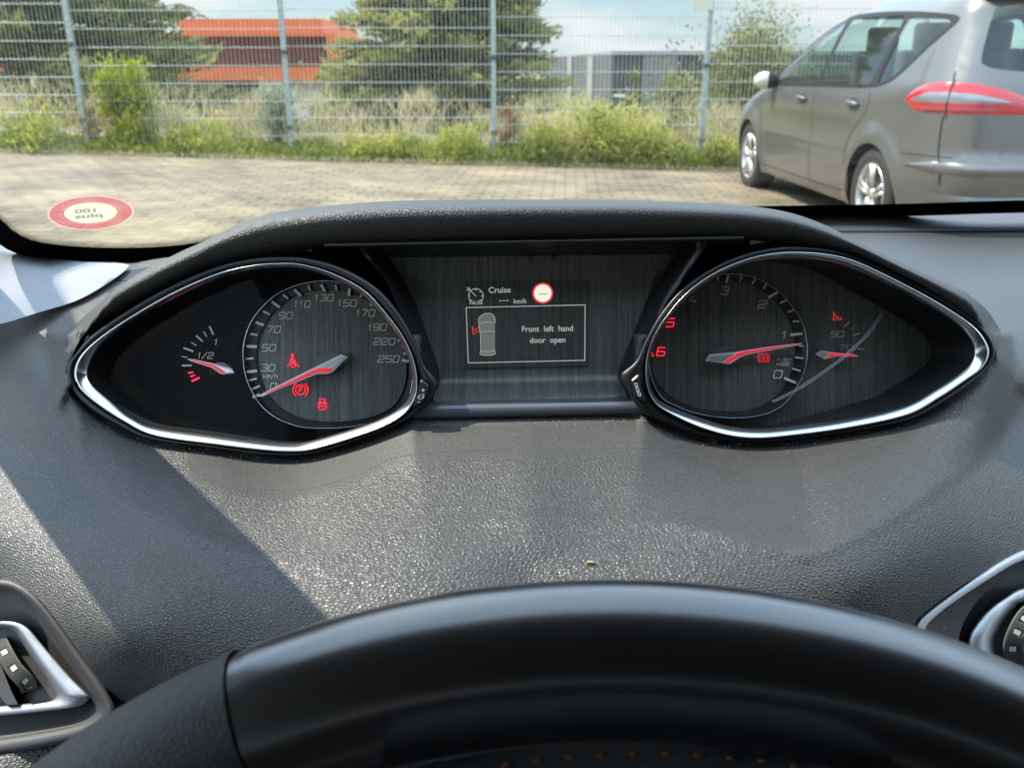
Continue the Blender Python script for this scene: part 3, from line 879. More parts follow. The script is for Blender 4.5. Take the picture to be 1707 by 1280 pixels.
# clear edge of the inner panel, a curved double line
b = MB()
ARC = crom(Z2([(1168, 328), (1110, 415), (1020, 508), (920, 585), (800, 665), (690, 722)]), False, 10)
for k in (0, 9):
    q = ARC + np.array([k * .32, k * .2])
    pp = P(q[:, 0], q[:, 1], face_depth(q[:, 0]) - .0085)
    b.tube(pp, .00020, 6)
b.build('clear_panel_edge', M['thin_chrome'], tempf, True)
# clear lenses
for sur, c1 in ((SUR_L, c1L), (SUR_R, c1R)):
    patch('clear_lens', resample(shrink(c1, c1.mean(0), 1.004), 180, True), lambda v: P(v[:, 0], v[:, 1], .4665 + dtip(v[:, 0])), M['lens'], sur, step=16)

# --- display between the gauges
D0 = .486
plate_o = resample([(640, 428), (1130, 420), (1125, 440), (1062, 560), (1034, 625), (1046, 662), (722, 669), (728, 630), (705, 560), (640, 440)], 160, True)
def dplate(v):
    return P(v[:, 0], v[:, 1], D0 - .016 * smooth01((v[:, 1] - 636 + (v[:, 0] - 735) * .02) / 30) - .002)
display = patch('display', plate_o, dplate, M['brushed_lcd'], cluster, step=12)
tag(display, 'brushed display panel reading Front left hand door open')
Dd = D0 - .0028
DP = lambda off=.0: (lambda v: P(v[:, 0], v[:, 1], Dd - off))
Z5 = lambda p: zl(p, .1406, 760, 460)
# lcd window slightly darker
b = MB(); b.poly(DP(.0003)(np.array(Z5([(108, 62), (1560, 40), (1562, 1062), (135, 1085)]))))
lcd = b.build('screen', brushed('lcd_window', (.04, .043, .04), (.11, .112, .10)), display)
def dstroke(name, lines, wd, m, off=.0009):
    b = MB(); strokes(b, lines, wd, DP(off)); return b.build(name, m, lcd)
dstroke('message_frame', [Z5([(122, 376), (1532, 344), (1528, 1000), (146, 1031), (122, 376)])], 1.35, M['lcd_ink'])
def dtext(name, s, cx, cy, h, m, weight=0.012, rot=-.019, sx=1.0):
    v, f = text2d(s, h, 0, weight)
    v = v * np.array([sx, 1])
    c, s_ = math.cos(rot), math.sin(rot)
    q = np.stack([cx + v[:, 0] * c + v[:, 1] * s_, cy + v[:, 0] * s_ - v[:, 1] * c], -1)
    b = MB(); b.add(DP(.0009)(q), f); return b.build(name, m, lcd)
for nm, s, x, y, h, m_, sx in (('text_line', 'Cruise', 518, 163, 10.2, 'lcd_dim2', 1.0), ('text_line', 'km/h', 760, 297, 8.2, 'lcd_dim2', .95), ('text_line', 'PAUSE', 240, 316, 6.2, 'lcd_dim2', .92),
                               ('text_line', 'Front  left  hand', 1085, 622, 9.9, 'lcd_ink', .97), ('text_line', 'door  open', 1088, 756, 9.9, 'lcd_ink', .97)):
    (cx, cy), = Z5([(x, y)])
    if m_ == 'lcd_dim2' and m_ not in M: M[m_] = mat('lcd_ink_dim', (.2, .2, .18), .6, emit=(.7, .74, .66), estr=.2)
    dtext(nm, s, cx, cy, h, M[m_], sx=sx)
(cx, cy), = Z5([(570, 293)])
dstroke('dashes', [[(cx - 7.6, cy + .3), (cx - 4.2, cy + .2)], [(cx - 1.8, cy), (cx + 1.6, cy)], [(cx + 4, cy - .1), (cx + 7.4, cy - .2)]], 1.5, M['lcd_ink'])
(cx, cy), = Z5([(237, 238)])
gl = [circ(cx, cy, 12.2, -42, 222, 30)]
for a in (0, 45, 90, 180, 222, -42):
    a = R(a); gl.append([(cx + 12 * math.cos(a), cy - 12 * math.sin(a)), (cx + 8.6 * math.cos(a), cy - 8.6 * math.sin(a))])
gl.append([(cx - 8, cy - 7.5), (cx + .5, cy + .5)])
gl += [[(cx - 15.5, cy - 14.5), (cx - 10.5, cy - 9.8)], [(cx - 10.5, cy - 14.8), (cx - 10.2, cy - 9.5), (cx - 15.5, cy - 9.6)]]
dstroke('cruise_symbol', gl, 1.25, M['lcd_dim2'])
(cx, cy), = Z5([(1030, 205)])
b = MB()
ro, ri = np.array(circ(cx, cy, 17.4, n=48)), np.array(circ(cx, cy, 14.4, n=48))
b.grid(np.stack([DP(.0009)(ro), DP(.0009)(ri)]))
sg = b.build('speed_limit_ring', mat('lcd_red', (.3, .02, .04), .5, emit=(.75, .05, .09), estr=.42), lcd)
b = MB(); b.poly(DP(.0007)(ri[:-1])); b.build('sign_disc', M['lcd_cream'], sg)
b = MB(); strokes(b, [[(cx - 6.6, cy + 1.7), (cx - 2.6, cy + 1.6)], [(cx - 1.7, cy + 1.6), (cx + 2.2, cy + 1.5)], [(cx + 3, cy + 1.5), (cx + 6.8, cy + 1.4)]], 1.3, DP(.0012)); b.build('sign_dashes', M['lcd_black'], sg)
# car plan view
dstroke('car_symbol', [crom(Z5([(275, 600), (268, 520), (290, 480), (345, 447), (400, 445), (440, 462), (462, 500), (466, 560)]), False, 6),
                       Z5([(275, 590), (290, 700), (296, 880), (285, 915)]), crom(Z5([(285, 915), (300, 935), (380, 942), (455, 930), (472, 900)]), False, 6),
                       crom(Z5([(285, 575), (320, 555), (380, 548), (430, 558)]), False, 5), crom(Z5([(295, 665), (380, 655), (460, 662)]), False, 5), crom(Z5([(300, 890), (380, 898), (465, 885)]), False, 5)], 1.0, M['lcd_dim2'])
b = MB(); b.poly(DP(.0006)(np.array(Z5([(275, 600), (268, 520), (290, 480), (345, 447), (400, 445), (440, 462), (462, 500), (466, 660), (465, 885), (472, 905), (455, 928), (380, 940), (300, 932), (288, 900), (296, 880), (290, 700)]))))
b.build('car_symbol_fill', M['lcd_dim'], lcd)
dstroke('open_door_symbol', [Z5([(190, 600), (205, 695)]), Z5([(190, 600), (225, 650), (272, 605)]), Z5([(205, 690), (275, 655)])], 1.3, M['dim_red'])
# frame round the display
b = MB()
top = np.linspace(540, 1240, 50)
def ty(x): return 409 - (x - 620) * .0175
def by(x): return 431 - (x - 640) * .012
b.grid(np.array([[P(x, ty(x) + k * (by(x) - ty(x)), d) for k, d in ((-.5, .464), (-.2, .4555), (.0, .4535), (.1, .456), (.85, .482), (1.0, .4855))] for x in top]))
b.build('upper_display_trim', mat('upper_trim', (.020, .021, .022), .33), cluster, True)
b = MB()
b.poly(P(np.array([520, 1250, 1250, 520.]), np.array([395, 385, 720, 725.]), .495)); b.build('backing_plate', M['matt_black'], cluster)
# satin bar under the display
b = MB()
xs = np.linspace(688, 1074, 40)
def y0(x): return 669 - (x - 722) * .021
def y1(x): return 698 - (x - 700) * .021
b.grid(np.array([[P(x, y0(x) + k * (y1(x) - y0(x)), d) for k, d in ((-.06, .472), (.0, .468), (.2, .459), (.28, .4575), (.8, .4565), (.95, .4575), (1.05, .462))] for x in xs]))
b.build('lower_display_trim', M['trim_bar'], cluster, True)
# side cheeks: sloping black plastic between display and gauge surrounds
for side, pts in (('l', [(600, 415), (648, 430), (690, 500), (716, 570), (733, 627), (722, 676), (700, 690), (704, 640), (690, 570), (664, 515), (640, 462)]), ('r', [(1180, 400), (1112, 425), (1078, 500), (1050, 570), (1030, 622), (1044, 666), (1060, 686), (1066, 640), (1080, 570), (1104, 520), (1140, 462)])):
    q = crom(pts, True, 6)
    cxs = 640 if side == 'l' else 1130
    patch('display_cheek', q, lambda v, s=side: P(v[:, 0], v[:, 1], .458 + .026 * smooth01(((v[:, 0] - np.interp(v[:, 1], [415, 500, 570, 627, 676], [606, 655, 685, 708, 702])) if s == 'l' else (np.interp(v[:, 1], [415, 500, 570, 627, 676], [1165, 1110, 1082, 1060, 1062]) - v[:, 0])) / 34)), M['black'], cluster, step=7)
# reset buttons
def button(q, holes, parent, lines, wd, cap):
    q = np.array(q, float); c = q.mean(0)
    rd = lambda s: resample(crom(shrink(resample(q, 5 * len(q), True), c, s), True, 2), 60, True)
    a, b2 = rd(1.0), rd(.82)
    b = MB()
    g = np.array([P(a[:, 0], a[:, 1], .4505), P(a[:, 0], a[:, 1], .4478), P(b2[:, 0], b2[:, 1], .4470)])
    b.grid(g, close_v=True); b.f.append(tuple(range(2 * 60, 3 * 60)))
    bt = b.build('reset_button', mat('button_face', (.016, .016, .017), .4), parent, False)
    b = MB(); ga = rd(1.12); b.poly(P(ga[:, 0], ga[:, 1], .4499)); b.build('button_gap', M['matt_black'], bt)
    b = MB(); strokes(b, lines, wd, lambda v: P(v[:, 0], v[:, 1], .4466)); b.build('button_symbol', M['white_paint'], bt)
Z3 = lambda p: zl(p, .125, 660, 560)
(px_, py_), = Z3([(362, 724)]); (mx_, my_), = Z3([(307, 882)]); (rx_, ry_), = Z3([(340, 808)])
button(Z3([(330, 590), (360, 585), (440, 660), (425, 760), (370, 865), (225, 960), (290, 770)]), None, cluster,
       [[(px_ - 3, py_), (px_ + 3, py_)], [(px_, py_ - 3), (px_, py_ + 3)], [(mx_ - 2.6, my_), (mx_ + 2.6, my_)], circ(rx_ - 2, ry_ + 1, 3, 60, 300, 12), circ(rx_ + 2, ry_ - 1.5, 2.2, -120, 120, 10), [(rx_ + 1, ry_ + 3), (rx_ + 4, ry_ + 2)]], 1.1, None)
Z4 = lambda p: zl(p, .1016, 1020, 580)
def rb(cx, cy):
    return Z4([(cx - 26, cy - 28), (cx + 14, cy - 26), (cx + 28, cy + 28), (cx - 12, cy + 28), (cx - 26, cy - 28)])
button(Z4([(320, 520), (425, 430), (450, 440), (480, 620), (570, 880), (540, 895), (370, 790), (315, 560)]), None, cluster, [rb(397, 604), rb(420, 680), rb(447, 756)], 1.15, None)
# ================================================================== air vents
def vplane(px0, py0, k=.006):
    """vent face: local tangent of the dashboard at the vent, a little proud"""
    d0 = float(d_dash(px0, py0)); return d0
def vent(name, label, loops, dfun, wheel_q, louvers, frame_m, ring_m):
    """loops: list of (closed pixel loop, name, material, lift at outer, lift at inner)"""
    c = loops[0][0].mean(0)
    root = empty(name, tuple(P(c[0], c[1], float(dfun(c[0], c[1])))))
    tag(root, label, 'air vent', 'air vents at the ends of the dashboard')
    return root
PL = lambda x, y: d_dash(np.asarray(x, float), np.asarray(y, float))
# plane fitted through the dash near each vent
def fitplane(pts):
    A = np.array([[x, y, 1] for x, y in pts], float); b = np.array([1 / float(d_dash(x, y)) for x, y in pts])
    s = np.linalg.lstsq(A, b, rcond=None)[0]
    return lambda x, y: 1 / (s[0] * np.asarray(x, float) + s[1] * np.asarray(y, float) + s[2])
E8 = lambda p: [(x / 3.369, 900 + y / 3.369) for x, y in p]
E9 = lambda p: [(1400 + x / 2.909, 840 + y / 2.909) for x, y in p]
vl = fitplane([(0, 966), (105, 1048), (190, 1190), (0, 1258), (-190, 1100)])
vr = fitplane([(1527, 1037), (1641, 952), (1800, 896), (1707, 1290), (1960, 1250)])
def ring_loft(name, loops, pl, m, parent):
    n = 220
    g = []
    for l, off in loops:
        q = resample(l, n, True)
        g.append(P(q[:, 0], q[:, 1], pl(q[:, 0], q[:, 1]) - off))
    b = MB(); b.grid(np.array(g), close_v=True)
    return b.build(name, m, parent, True)
M['vent_frame'] = leather('vent_frame_plastic', (.050, .052, .056), .40, scale=2400, depth=.00004, dust=.9)
M['vent_ring'] = leather('vent_satin_ring', (.50, .52, .55), .28, scale=2400, depth=.00003, dust=.6)
M['vent_ring'].node_tree.nodes['Principled BSDF'].inputs['Metallic'].default_value = .75
M['vent_inner'] = leather('vent_inner_plastic', (.085, .085, .085), .45, scale=2400, depth=.00005, dust=1.5)
vA = empty('air_vent', tuple(P(0, 1110, float(vl(0, 1110)) - .01)))
tag(vA, 'silver rimmed air vent at the lower left with a ridged thumb wheel', 'air vent', 'air vents on the dashboard')
fo = VENT_L
def ext(p, left=-190, top=None, bot=None):
    return p
fi = crom(E8([(-640, 330), (-300, 290), (0, 283), (80, 300), (170, 368), (240, 450), (350, 620), (455, 775), (520, 870), (548, 935), (530, 985), (450, 1030), (280, 1070), (0, 1115), (-300, 1160), (-640, 1190)]), True, 5)
ring_loft('vent_frame', [(shrink(fo, fo.mean(0), 1.012), -.004), (fo, .0015), (shrink(fo, fo.mean(0), .992), .003), (lerp(resample(fo, 220, True), resample(fi, 220, True), .5), .0035), (lerp(resample(fo, 220, True), resample(fi, 220, True), .85), .002), (fi, -.001)], vl, M['vent_frame'], vA)
ro = crom(E8([(-640, 500), (-300, 465), (0, 455), (95, 462), (165, 500), (250, 600), (400, 770), (495, 865), (500, 895), (430, 935), (250, 960), (0, 985), (-300, 1000), (-640, 1010)]), True, 5)
rn = crom(E8([(-600, 540), (-300, 505), (0, 492), (60, 500), (110, 550), (200, 700), (290, 830), (318, 870), (290, 900), (200, 912), (60, 925), (0, 930), (-300, 945), (-600, 950)]), True, 5)
ring_loft('vent_cavity', [(fi, -.0008), (lerp(resample(fi, 220, True), resample(ro, 220, True), .4), -.010), (ro, -.014)], vl, M['vent_inner'], vA)
ring_loft('silver_ring', [(ro, -.014), (ro, -.001), (lerp(resample(ro, 220, True), resample(rn, 220, True), .12), .0012), (lerp(resample(ro, 220, True), resample(rn, 220, True), .85), -.0015), (rn, -.003), (rn, -.008)], vl, M['vent_ring'], vA)
patch('vent_insert', resample(rn, 160, True), lambda v: P(v[:, 0], v[:, 1], vl(v[:, 0], v[:, 1]) + .0075), M['vent_inner'], vA, step=14)
def thumbwheel(parent, pl, path, width, off, marks):
    """ridged roller: a curved strip standing out of the vent insert"""
    path = crom(path, False, 14)
    n = len(path)
    t = np.linspace(0, 1, n)
    T = np.gradient(path, axis=0); T /= np.linalg.norm(T, axis=1)[:, None]; Nn = np.stack([-T[:, 1], T[:, 0]], -1)
    lift = off + .010 * np.sin(np.pi * (t * .9 + .05)) - .004
    g = []
    for s, dz in ((-.5, -.012), (-.5, 0), (-.36, .0008), (0, .0012), (.36, .0008), (.5, 0), (.5, -.012)):
        q = path + Nn * width * s
        g.append(P(q[:, 0], q[:, 1], pl(q[:, 0], q[:, 1]) - lift - dz))
    b = MB(); b.grid(np.array(g)); wh = b.build('thumb_wheel', M['black'], parent, True)
    b = MB()
    for s0 in np.arange(-.46, .47, .115):
        for i in range(1, n - 1):
            if abs(s0) < .27 and any(abs(t[i] - m_) < .055 for m_ in marks): continue
            q = path[i] + Nn[i] * width * s0
            c = P(q[0], q[1], float(pl(q[0], q[1])) - lift[i] - .0012)
            b.box(c, (.0010, .0010, .0010))
    b.build('knurling', mat('knurl', (.10, .10, .09), .5), wh)
    b = MB()
    for m_ in marks:
        i = int(m_ * (n - 1)); k = max(2, int(.042 * n))
        qs = np.array([path[max(0, i - k)] - Nn[i] * width * .2, path[min(n - 1, i + k)] - Nn[i] * width * .2, path[min(n - 1, i + k)] + Nn[i] * width * .2, path[max(0, i - k)] + Nn[i] * width * .2])
        ds = [float(pl(*q)) - lift[j] - .0022 for q, j in zip(qs, (max(0, i - k), min(n - 1, i + k), min(n - 1, i + k), max(0, i - k)))]
        b.poly([P(q[0], q[1], d) for q, d in zip(qs, ds)])
    b.build('wheel_marks', mat('cream_mark', (.62, .60, .50), .5), wh)
    return wh
thumbwheel(vA, vl, E8([(-10, 560), (30, 640), (85, 730), (150, 800), (165, 840)]), 26, -.003, (.22, .48, .72, .92))
mb = MB()
q = np.array(E8([(-60, 640), (0, 690), (60, 840), (100, 920), (40, 925), (-60, 800)]))
mb.slab(P(q[:, 0], q[:, 1], vl(q[:, 0], q[:, 1]) - .001), P(q[:, 0], q[:, 1], vl(q[:, 0], q[:, 1]) + .007))
mb.build('vane', M['vent_inner'], vA)
for k in range(5):
    mb = MB(); y = 1075 + k * 26
    q = np.array([(-180, y), (-6, y - 6), (-6, y - 1), (-180, y + 6)])
    mb.slab(P(q[:, 0], q[:, 1], vl(q[:, 0], q[:, 1]) + .001), P(q[:, 0], q[:, 1] + 4, vl(q[:, 0], q[:, 1]) + .0073)); mb.build('vane', M['black'], vA)
# right vent
vB = empty('air_vent', tuple(P(1740, 1090, float(vr(1740, 1090)) - .01)))
tag(vB, 'silver rimmed air vent at the lower right partly hidden by the steering wheel', 'air vent', 'air vents on the dashboard')
fo = VENT_R
f1 = crom(E9([(1450, 200), (1180, 190), (893, 268), (710, 372), (560, 470), (470, 540), (415, 600), (400, 700), (470, 900), (640, 1120), (893, 1270), (1300, 1330), (1600, 1160), (1680, 500)]), True, 5)
f2 = crom(E9([(1440, 270), (1180, 240), (893, 300), (760, 390), (690, 440), (630, 520), (590, 600), (575, 700), (610, 850), (700, 1020), (893, 1160), (1280, 1240), (1530, 1090), (1610, 520)]), True, 5)
f3 = crom(E9([(1400, 380), (1180, 350), (893, 405), (800, 455), (720, 515), (650, 600), (625, 660), (630, 760), (700, 900), (893, 1060), (1250, 1140), (1440, 1000), (1500, 560)]), True, 5)
f4 = crom(E9([(1330, 500), (1150, 440), (893, 475), (850, 500), (800, 560), (760, 625), (745, 680), (760, 760), (820, 860), (930, 950), (1200, 1000), (1340, 900), (1380, 640)]), True, 5)
rs = lambda l: resample(l, 220, True)
ring_loft('vent_frame', [(shrink(fo, fo.mean(0), 1.01), -.004), (fo, .0025), (lerp(rs(fo), rs(f1), .5), .0045), (f1, .0035)], vr, M['vent_ring'], vB)
ring_loft('frame_panel', [(f1, .0034), (lerp(rs(f1), rs(f2), .15), .0015), (f2, .0005), (f2, -.009)], vr, M['vent_inner'], vB)
ring_loft('vent_cavity', [(f2, -.009), (f3, -.013)], vr, M['black'], vB)
ring_loft('silver_ring', [(f3, -.013), (f3, -.0005), (lerp(rs(f3), rs(f4), .15), .0015), (lerp(rs(f3), rs(f4), .75), .001), (f4, -.003), (f4, -.010)], vr, M['vent_ring'], vB)
patch('vent_insert', rs(f4), lambda v: P(v[:, 0], v[:, 1], vr(v[:, 0], v[:, 1]) + .0095), M['vent_inner'], vB, step=14)
thumbwheel(vB, vr, E9([(960, 500), (905, 545), (865, 610), (838, 690), (850, 780)]), 30, -.003, (.1, .32, .55, .8))

for k in range(4):
    mb = MB(); y = 1040 + k * 36
    q = np.array([(1712, y + 8), (1845, y - 6), (1845, y), (1712, y + 16)])
    mb.slab(P(q[:, 0], q[:, 1], vr(q[:, 0], q[:, 1]) + .001), P(q[:, 0], q[:, 1] + 4, vr(q[:, 0], q[:, 1]) + .0093)); mb.build('vane', M['black'], vB)

# ================================================================== steering wheel
WX0, WY, WZ, WA, WB, WT = 0.0257, 0.1883, 1.139, .1778, .121, .5556
RR = .0205
wc = (WX0, WY - WB * math.sin(WT), WZ - .005 - WB * math.cos(WT))
wheel = empty('steering_wheel', wc)
tag(wheel, 'black leather steering wheel rim, blurred in the foreground', 'steering wheel')
st, ct = math.sin(WT), math.cos(WT)
Uv = np.array([0, st, ct]); Xv = np.array([1., 0, 0]); Nv = np.cross(Xv, Uv)    # Nv away / toward
def wpt(th, off_r=0.0, off_n=0.0):
    """centre line of the slightly flattened rim; th from the top"""
    th = np.asarray(th, float)
    b = np.where(np.cos(th) > 0, WB, WA * .92)
    c = np.array([0, 0, 0.]) + np.array(wc)
    x, u = WA * np.sin(th), b * np.cos(th)
    rx, ru = np.sin(th) / WA, np.cos(th) / b
    l = np.hypot(rx, ru); rx, ru = rx / l, ru / l
    return c + (x + rx * off_r)[..., None] * Xv + (u + ru * off_r)[..., None] * Uv + np.broadcast_to(off_n, x.shape)[..., None] * Nv
def rim(th, name, m, parent, fat=1.0, rn=RR, rr_=RR * .98):
    ph = np.linspace(0, 2 * np.pi, 40, endpoint=False)
    g = np.array([[wpt(t, fat * rr_ * math.cos(p), fat * rn * math.sin(p)) for p in ph] for t in th])
    b = MB(); b.grid(g, close_v=True)
    return b.build(name, m, parent, True)
mrim = mat('rim_leather', (.007, .007, .008), .27, spec=.6)
mrim.node_tree.nodes['Principled BSDF'].inputs['Coat Weight'].default_value = .9
mrim.node_tree.nodes['Principled BSDF'].inputs['Coat Roughness'].default_value = .22
mrim.node_tree.nodes['Principled BSDF'].inputs['Coat IOR'].default_value = 1.6
mrim2 = leather('rim_grained_leather', (.014, .014, .016), .42, scale=900, depth=.00010, dust=.0)
SP = R(-30)
rim(np.linspace(SP + .012, R(52), 150), 'smooth_rim', mrim, wheel)
rim(np.linspace(R(52) + .012, 2 * math.pi + SP - .012, 260), 'grained_rim', mrim2, wheel, 1.02)
rim(np.linspace(SP - .013, SP + .013, 5), 'rim_joint', mrim, wheel, .975)
rim(np.linspace(R(52) - .001, R(52) + .013, 5), 'rim_joint', M['matt_black'], wheel, .955)
# inner covering of the rim with orange stitches
ph = np.linspace(R(122), R(205), 12)
th = np.linspace(R(-26), R(40), 90)
g = np.array([[wpt(t, RR * 1.035 * .98 * math.cos(p), RR * 1.035 * math.sin(p)) for p in ph] for t in th])
AR = crom([(640, 1312), (730, 1292), (817, 1277), (880, 1268), (940, 1261), (1001, 1256), (1059, 1255), (1122, 1256), (1185, 1259), (1280, 1268), (1400, 1288), (1500, 1316)], False, 8)
sl_d = lambda x, y: .2270 - (y - 1240) * .00030
pv = np.vstack([resample(AR, 60) - [0, 24], [(1500, 1400), (1100, 1410), (640, 1400)]])
patch('inner_sleeve', pv, lambda v: P(v[:, 0], v[:, 1], sl_d(v[:, 0], v[:, 1])), leather('sleeve_leather', (.17, .19, .21), .42, scale=1400, depth=.0002, dust=0), wheel, step=16)
b = MB()
q = resample(AR, 66)
for i in range(3, 62, 4):
    a_, c_ = q[i] + [0, 1.5], q[i + 1] + [3, -.5]
    b.tube([P(a_[0], a_[1], sl_d(*a_) - .0006), P((a_[0] + c_[0]) / 2, (a_[1] + c_[1]) / 2, sl_d(*a_) - .0014), P(c_[0], c_[1], sl_d(*c_) - .0006)], .00042, 6)
b.build('stitching', mat('orange_thread', (.34, .11, .035), .8), wheel, True)
# spokes and airbag pad (below the picture)
b = MB()
C0 = np.array(wc)
for s in (-1, 1):
    a0 = C0 + Xv * s * .05; a1 = wpt(R(97 * s), -.005, 0)
    pts = [a0 + (a1 - a0) * k for k in np.linspace(0, 1, 6)]
    b.tube(pts, np.linspace(.026, .014, 6), 12)
a1 = wpt(R(180), -.004, 0); b.tube([C0 + (a1 - C0) * k for k in np.linspace(0, 1, 5)], .018, 12)
b.build('spokes', M['black'], wheel, True)
ph = np.linspace(0, 2 * np.pi, 48, endpoint=False)
g = []
for r_, h_ in ((.0, .03), (.03, .029), (.05, .024), (.062, .012), (.064, -.01), (.04, -.05), (.0, -.055)):
    g.append([C0 + Xv * r_ * 1.15 * math.cos(a) + Uv * r_ * math.sin(a) - Nv * h_ * (-1 if Nv[1] < 0 else 1) for a in ph])
b = MB(); b.grid(np.array(g), close_v=True); b.build('airbag_pad', M['hood'], wheel, True)

# ================================================================== windscreen
def glass_z(x, Y):
    return 1.528 - .445 * Y - .12 * (x - .37) ** 2
def on_glass(px, py, off=0.0):
    """where the pixel's ray meets the windscreen (off = towards the driver)"""
    px, py = np.broadcast_arrays(np.asarray(px, float), np.asarray(py, float))
    lo = np.full(px.shape, .15); hi = np.full(px.shape, 1.6)
    for _ in range(40):
        m_ = (lo + hi) / 2; p = P(px, py, m_)
        below = p[..., 2] < glass_z(p[..., 0], p[..., 1])
        lo = np.where(below, m_, lo); hi = np.where(below, hi, m_)
    return P(px, py, (lo + hi) / 2 - off)
FT = crom([(-140, 250), (-60, 312), (0, 364), (30, 390), (70, 404), (150, 412), (250, 412), (330, 404), (420, 386), (600, 366), (900, 350), (1250, 344), (1500, 340), (1707, 334), (2000, 330), (2400, 330)], False, 8)
FB = crom([(-190, 270), (-100, 326), (-24, 388), (12, 416), (60, 432), (130, 441), (215, 446), (330, 436), (420, 422), (600, 392), (900, 372), (1250, 364), (1500, 361), (1707, 355), (2000, 352), (2400, 352)], False, 8)
wsr = empty('windscreen', (.37, .6, 1.25))
tag(wsr, 'sloping windscreen glass with a dotted black border along its lower edge', 'windscreen')
n = 150
ft, fb = resample(FT, n), resample(FB, n)
bot = on_glass(fb[:, 0], fb[:, 1])
tl_, tr_ = np.array([-.27, .26]), np.array([1.14, .26])
top = np.stack([np.interp(np.linspace(0, 1, n), [0, 1], [tl_[0], tr_[0]]), np.full(n, .26) + .05 * (1 - (np.linspace(-1, 1, n)) ** 2) * 0], -1)
GXY = []
for k in np.linspace(0, 1, 30):
    xy = bot[:, :2] * (1 - k) + top * k
    GXY.append(np.c_[xy, glass_z(xy[:, 0], xy[:, 1])])
b = MB(); b.grid(np.array(GXY)); b.build('glass', M['windscreen'], wsr, True)
b = MB(); b.grid(np.array([on_glass(ft[:, 0], ft[:, 1], .007), on_glass(*(lerp(ft, fb, .5).T), .007), on_glass(fb[:, 0], fb[:, 1], .007)]))
frit = b.build('black_border', mat('frit', (.005, .005, .005), .8, spec=.0), wsr)
b = MB()
q = resample(FT[FT[:, 0] < 520], 260); T = np.gradient(q, axis=0); T /= np.linalg.norm(T, axis=1)[:, None]; Nn = np.stack([T[:, 1], -T[:, 0]], -1)
for row, rad in ((1.6, 1.15), (3.9, .9), (6.0, .65), (7.8, .45)):
    for i in range(len(q)):
        c = q[i] + Nn[i] * row + T[i] * (1.3 if row in (3.9, 7.8) else 0)
        cc = np.array(circ(c[0], c[1], rad, n=8)[:-1]); b.poly(on_glass(cc[:, 0], cc[:, 1], .007))
q = resample(FT[(FT[:, 0] > 255) & (FT[:, 0] < 620)], 170)
b.build('border_dots', frit.data.materials[0], wsr).hide_render = False
# sticker on the glass, lettering reads from outside
stick = empty('windscreen_sticker', tuple(on_glass(151, 355, .0025)))
tag(stick, 'round red and cream service sticker on the lower left of the windscreen, its lettering reversed', 'sticker')
def sticker_px(u, v):      # unit disc -> pixels (mirrored lettering)
    return 151 + 69.5 * u + 2.0 * v, 355 - 27.5 * v - 1.5 * u
def st3(uv, off):
    uv = np.asarray(uv, float); x, y = sticker_px(uv[:, 0], uv[:, 1]); return on_glass(x, y, off)
def disc(r0, r1, off, name, m, parent):
    t = np.linspace(0, 2 * np.pi, 72, endpoint=False); o = np.stack([np.cos(t), np.sin(t)], -1)
    b = MB()
    if r0 == 0: b.poly(st3(o * r1, off))
    else: b.grid(np.stack([st3(o * r0, off), st3(o * r1, off)]), close_v=True)
    return b.build(name, m, parent)
M['st_red'] = mat('sticker_red', (.36, .035, .055), .5, emit=None); M['st_cream'] = mat('sticker_cream', (.50, .47, .36), .6); M['st_pink'] = mat('sticker_pink', (.85, .42, .38), .6); M['st_ink'] = mat('sticker_ink', (.05, .07, .06), .6)
for k in ('st_red', 'st_cream', 'st_pink', 'st_ink'):       # thin vinyl: daylight shines through it
    t, bs, L = nodes(M[k]); col = tuple(bs.inputs['Base Color'].default_value)
    tr = N(t, 'ShaderNodeBsdfTranslucent'); tr.inputs['Color'].default_value = col; ms = N(t, 'ShaderNodeMixShader'); ms.inputs[0].default_value = .6
    tp = N(t, 'ShaderNodeBsdfTransparent'); m3 = N(t, 'ShaderNodeMixShader'); m3.inputs[0].default_value = .38
    L.new(bs.outputs[0], ms.inputs[1]); L.new(tr.outputs[0], ms.inputs[2]); L.new(ms.outputs[0], m3.inputs[1]); L.new(tp.outputs[0], m3.inputs[2]); L.new(m3.outputs[0], t.nodes['Material Output'].inputs['Surface'])
disc(.64, 1.0, .0030, 'red_band', M['st_red'], stick)
disc(.98, 1.03, .0032, 'pink_edge', M['st_pink'], stick)
disc(.70, .73, .0034, 'pink_line', M['st_pink'], stick)
disc(0, .64, .0030, 'cream_centre', M['st_cream'], stick)
def st_text(s, u0, v0, h, name, m, rot=0, weight=.0, sx=1.0, arc=None):
    v, f = text2d(s, h, 0, weight)
    v = v * np.array([-sx, 1])           # mirrored
    if arc is None:
        c, s_ = math.cos(rot), math.sin(rot); q = np.stack([u0 + v[:, 0] * c - v[:, 1] * s_, v0 + v[:, 0] * s_ + v[:, 1] * c], -1)
    else:
        a0, sign = arc; r_ = .86 + sign * v[:, 1]; a = a0 - sign * v[:, 0] / .86
        q = np.stack([r_ * np.cos(a), r_ * np.sin(a)], -1)
    b = MB(); b.add(st3(q, .0038), f); b.build(name, m, stick)
st_text('100', -.10, .14, .24, 'lettering', M['st_ink'], rot=.10, weight=.03, sx=1.15)
st_text('plus', -.04, -.16, .24, 'lettering', M['st_ink'], rot=.14, weight=.03, sx=1.3)
st_text('Waxoyl', 0, 0, .19, 'lettering', M['st_cream'], arc=(R(112), 1))
st_text('Rost', 0, 0, .17, 'lettering', M['st_cream'], arc=(R(-48), -1))
st_text('schutz', 0, 0, .13, 'lettering', M['st_cream'], arc=(R(-84), -1))

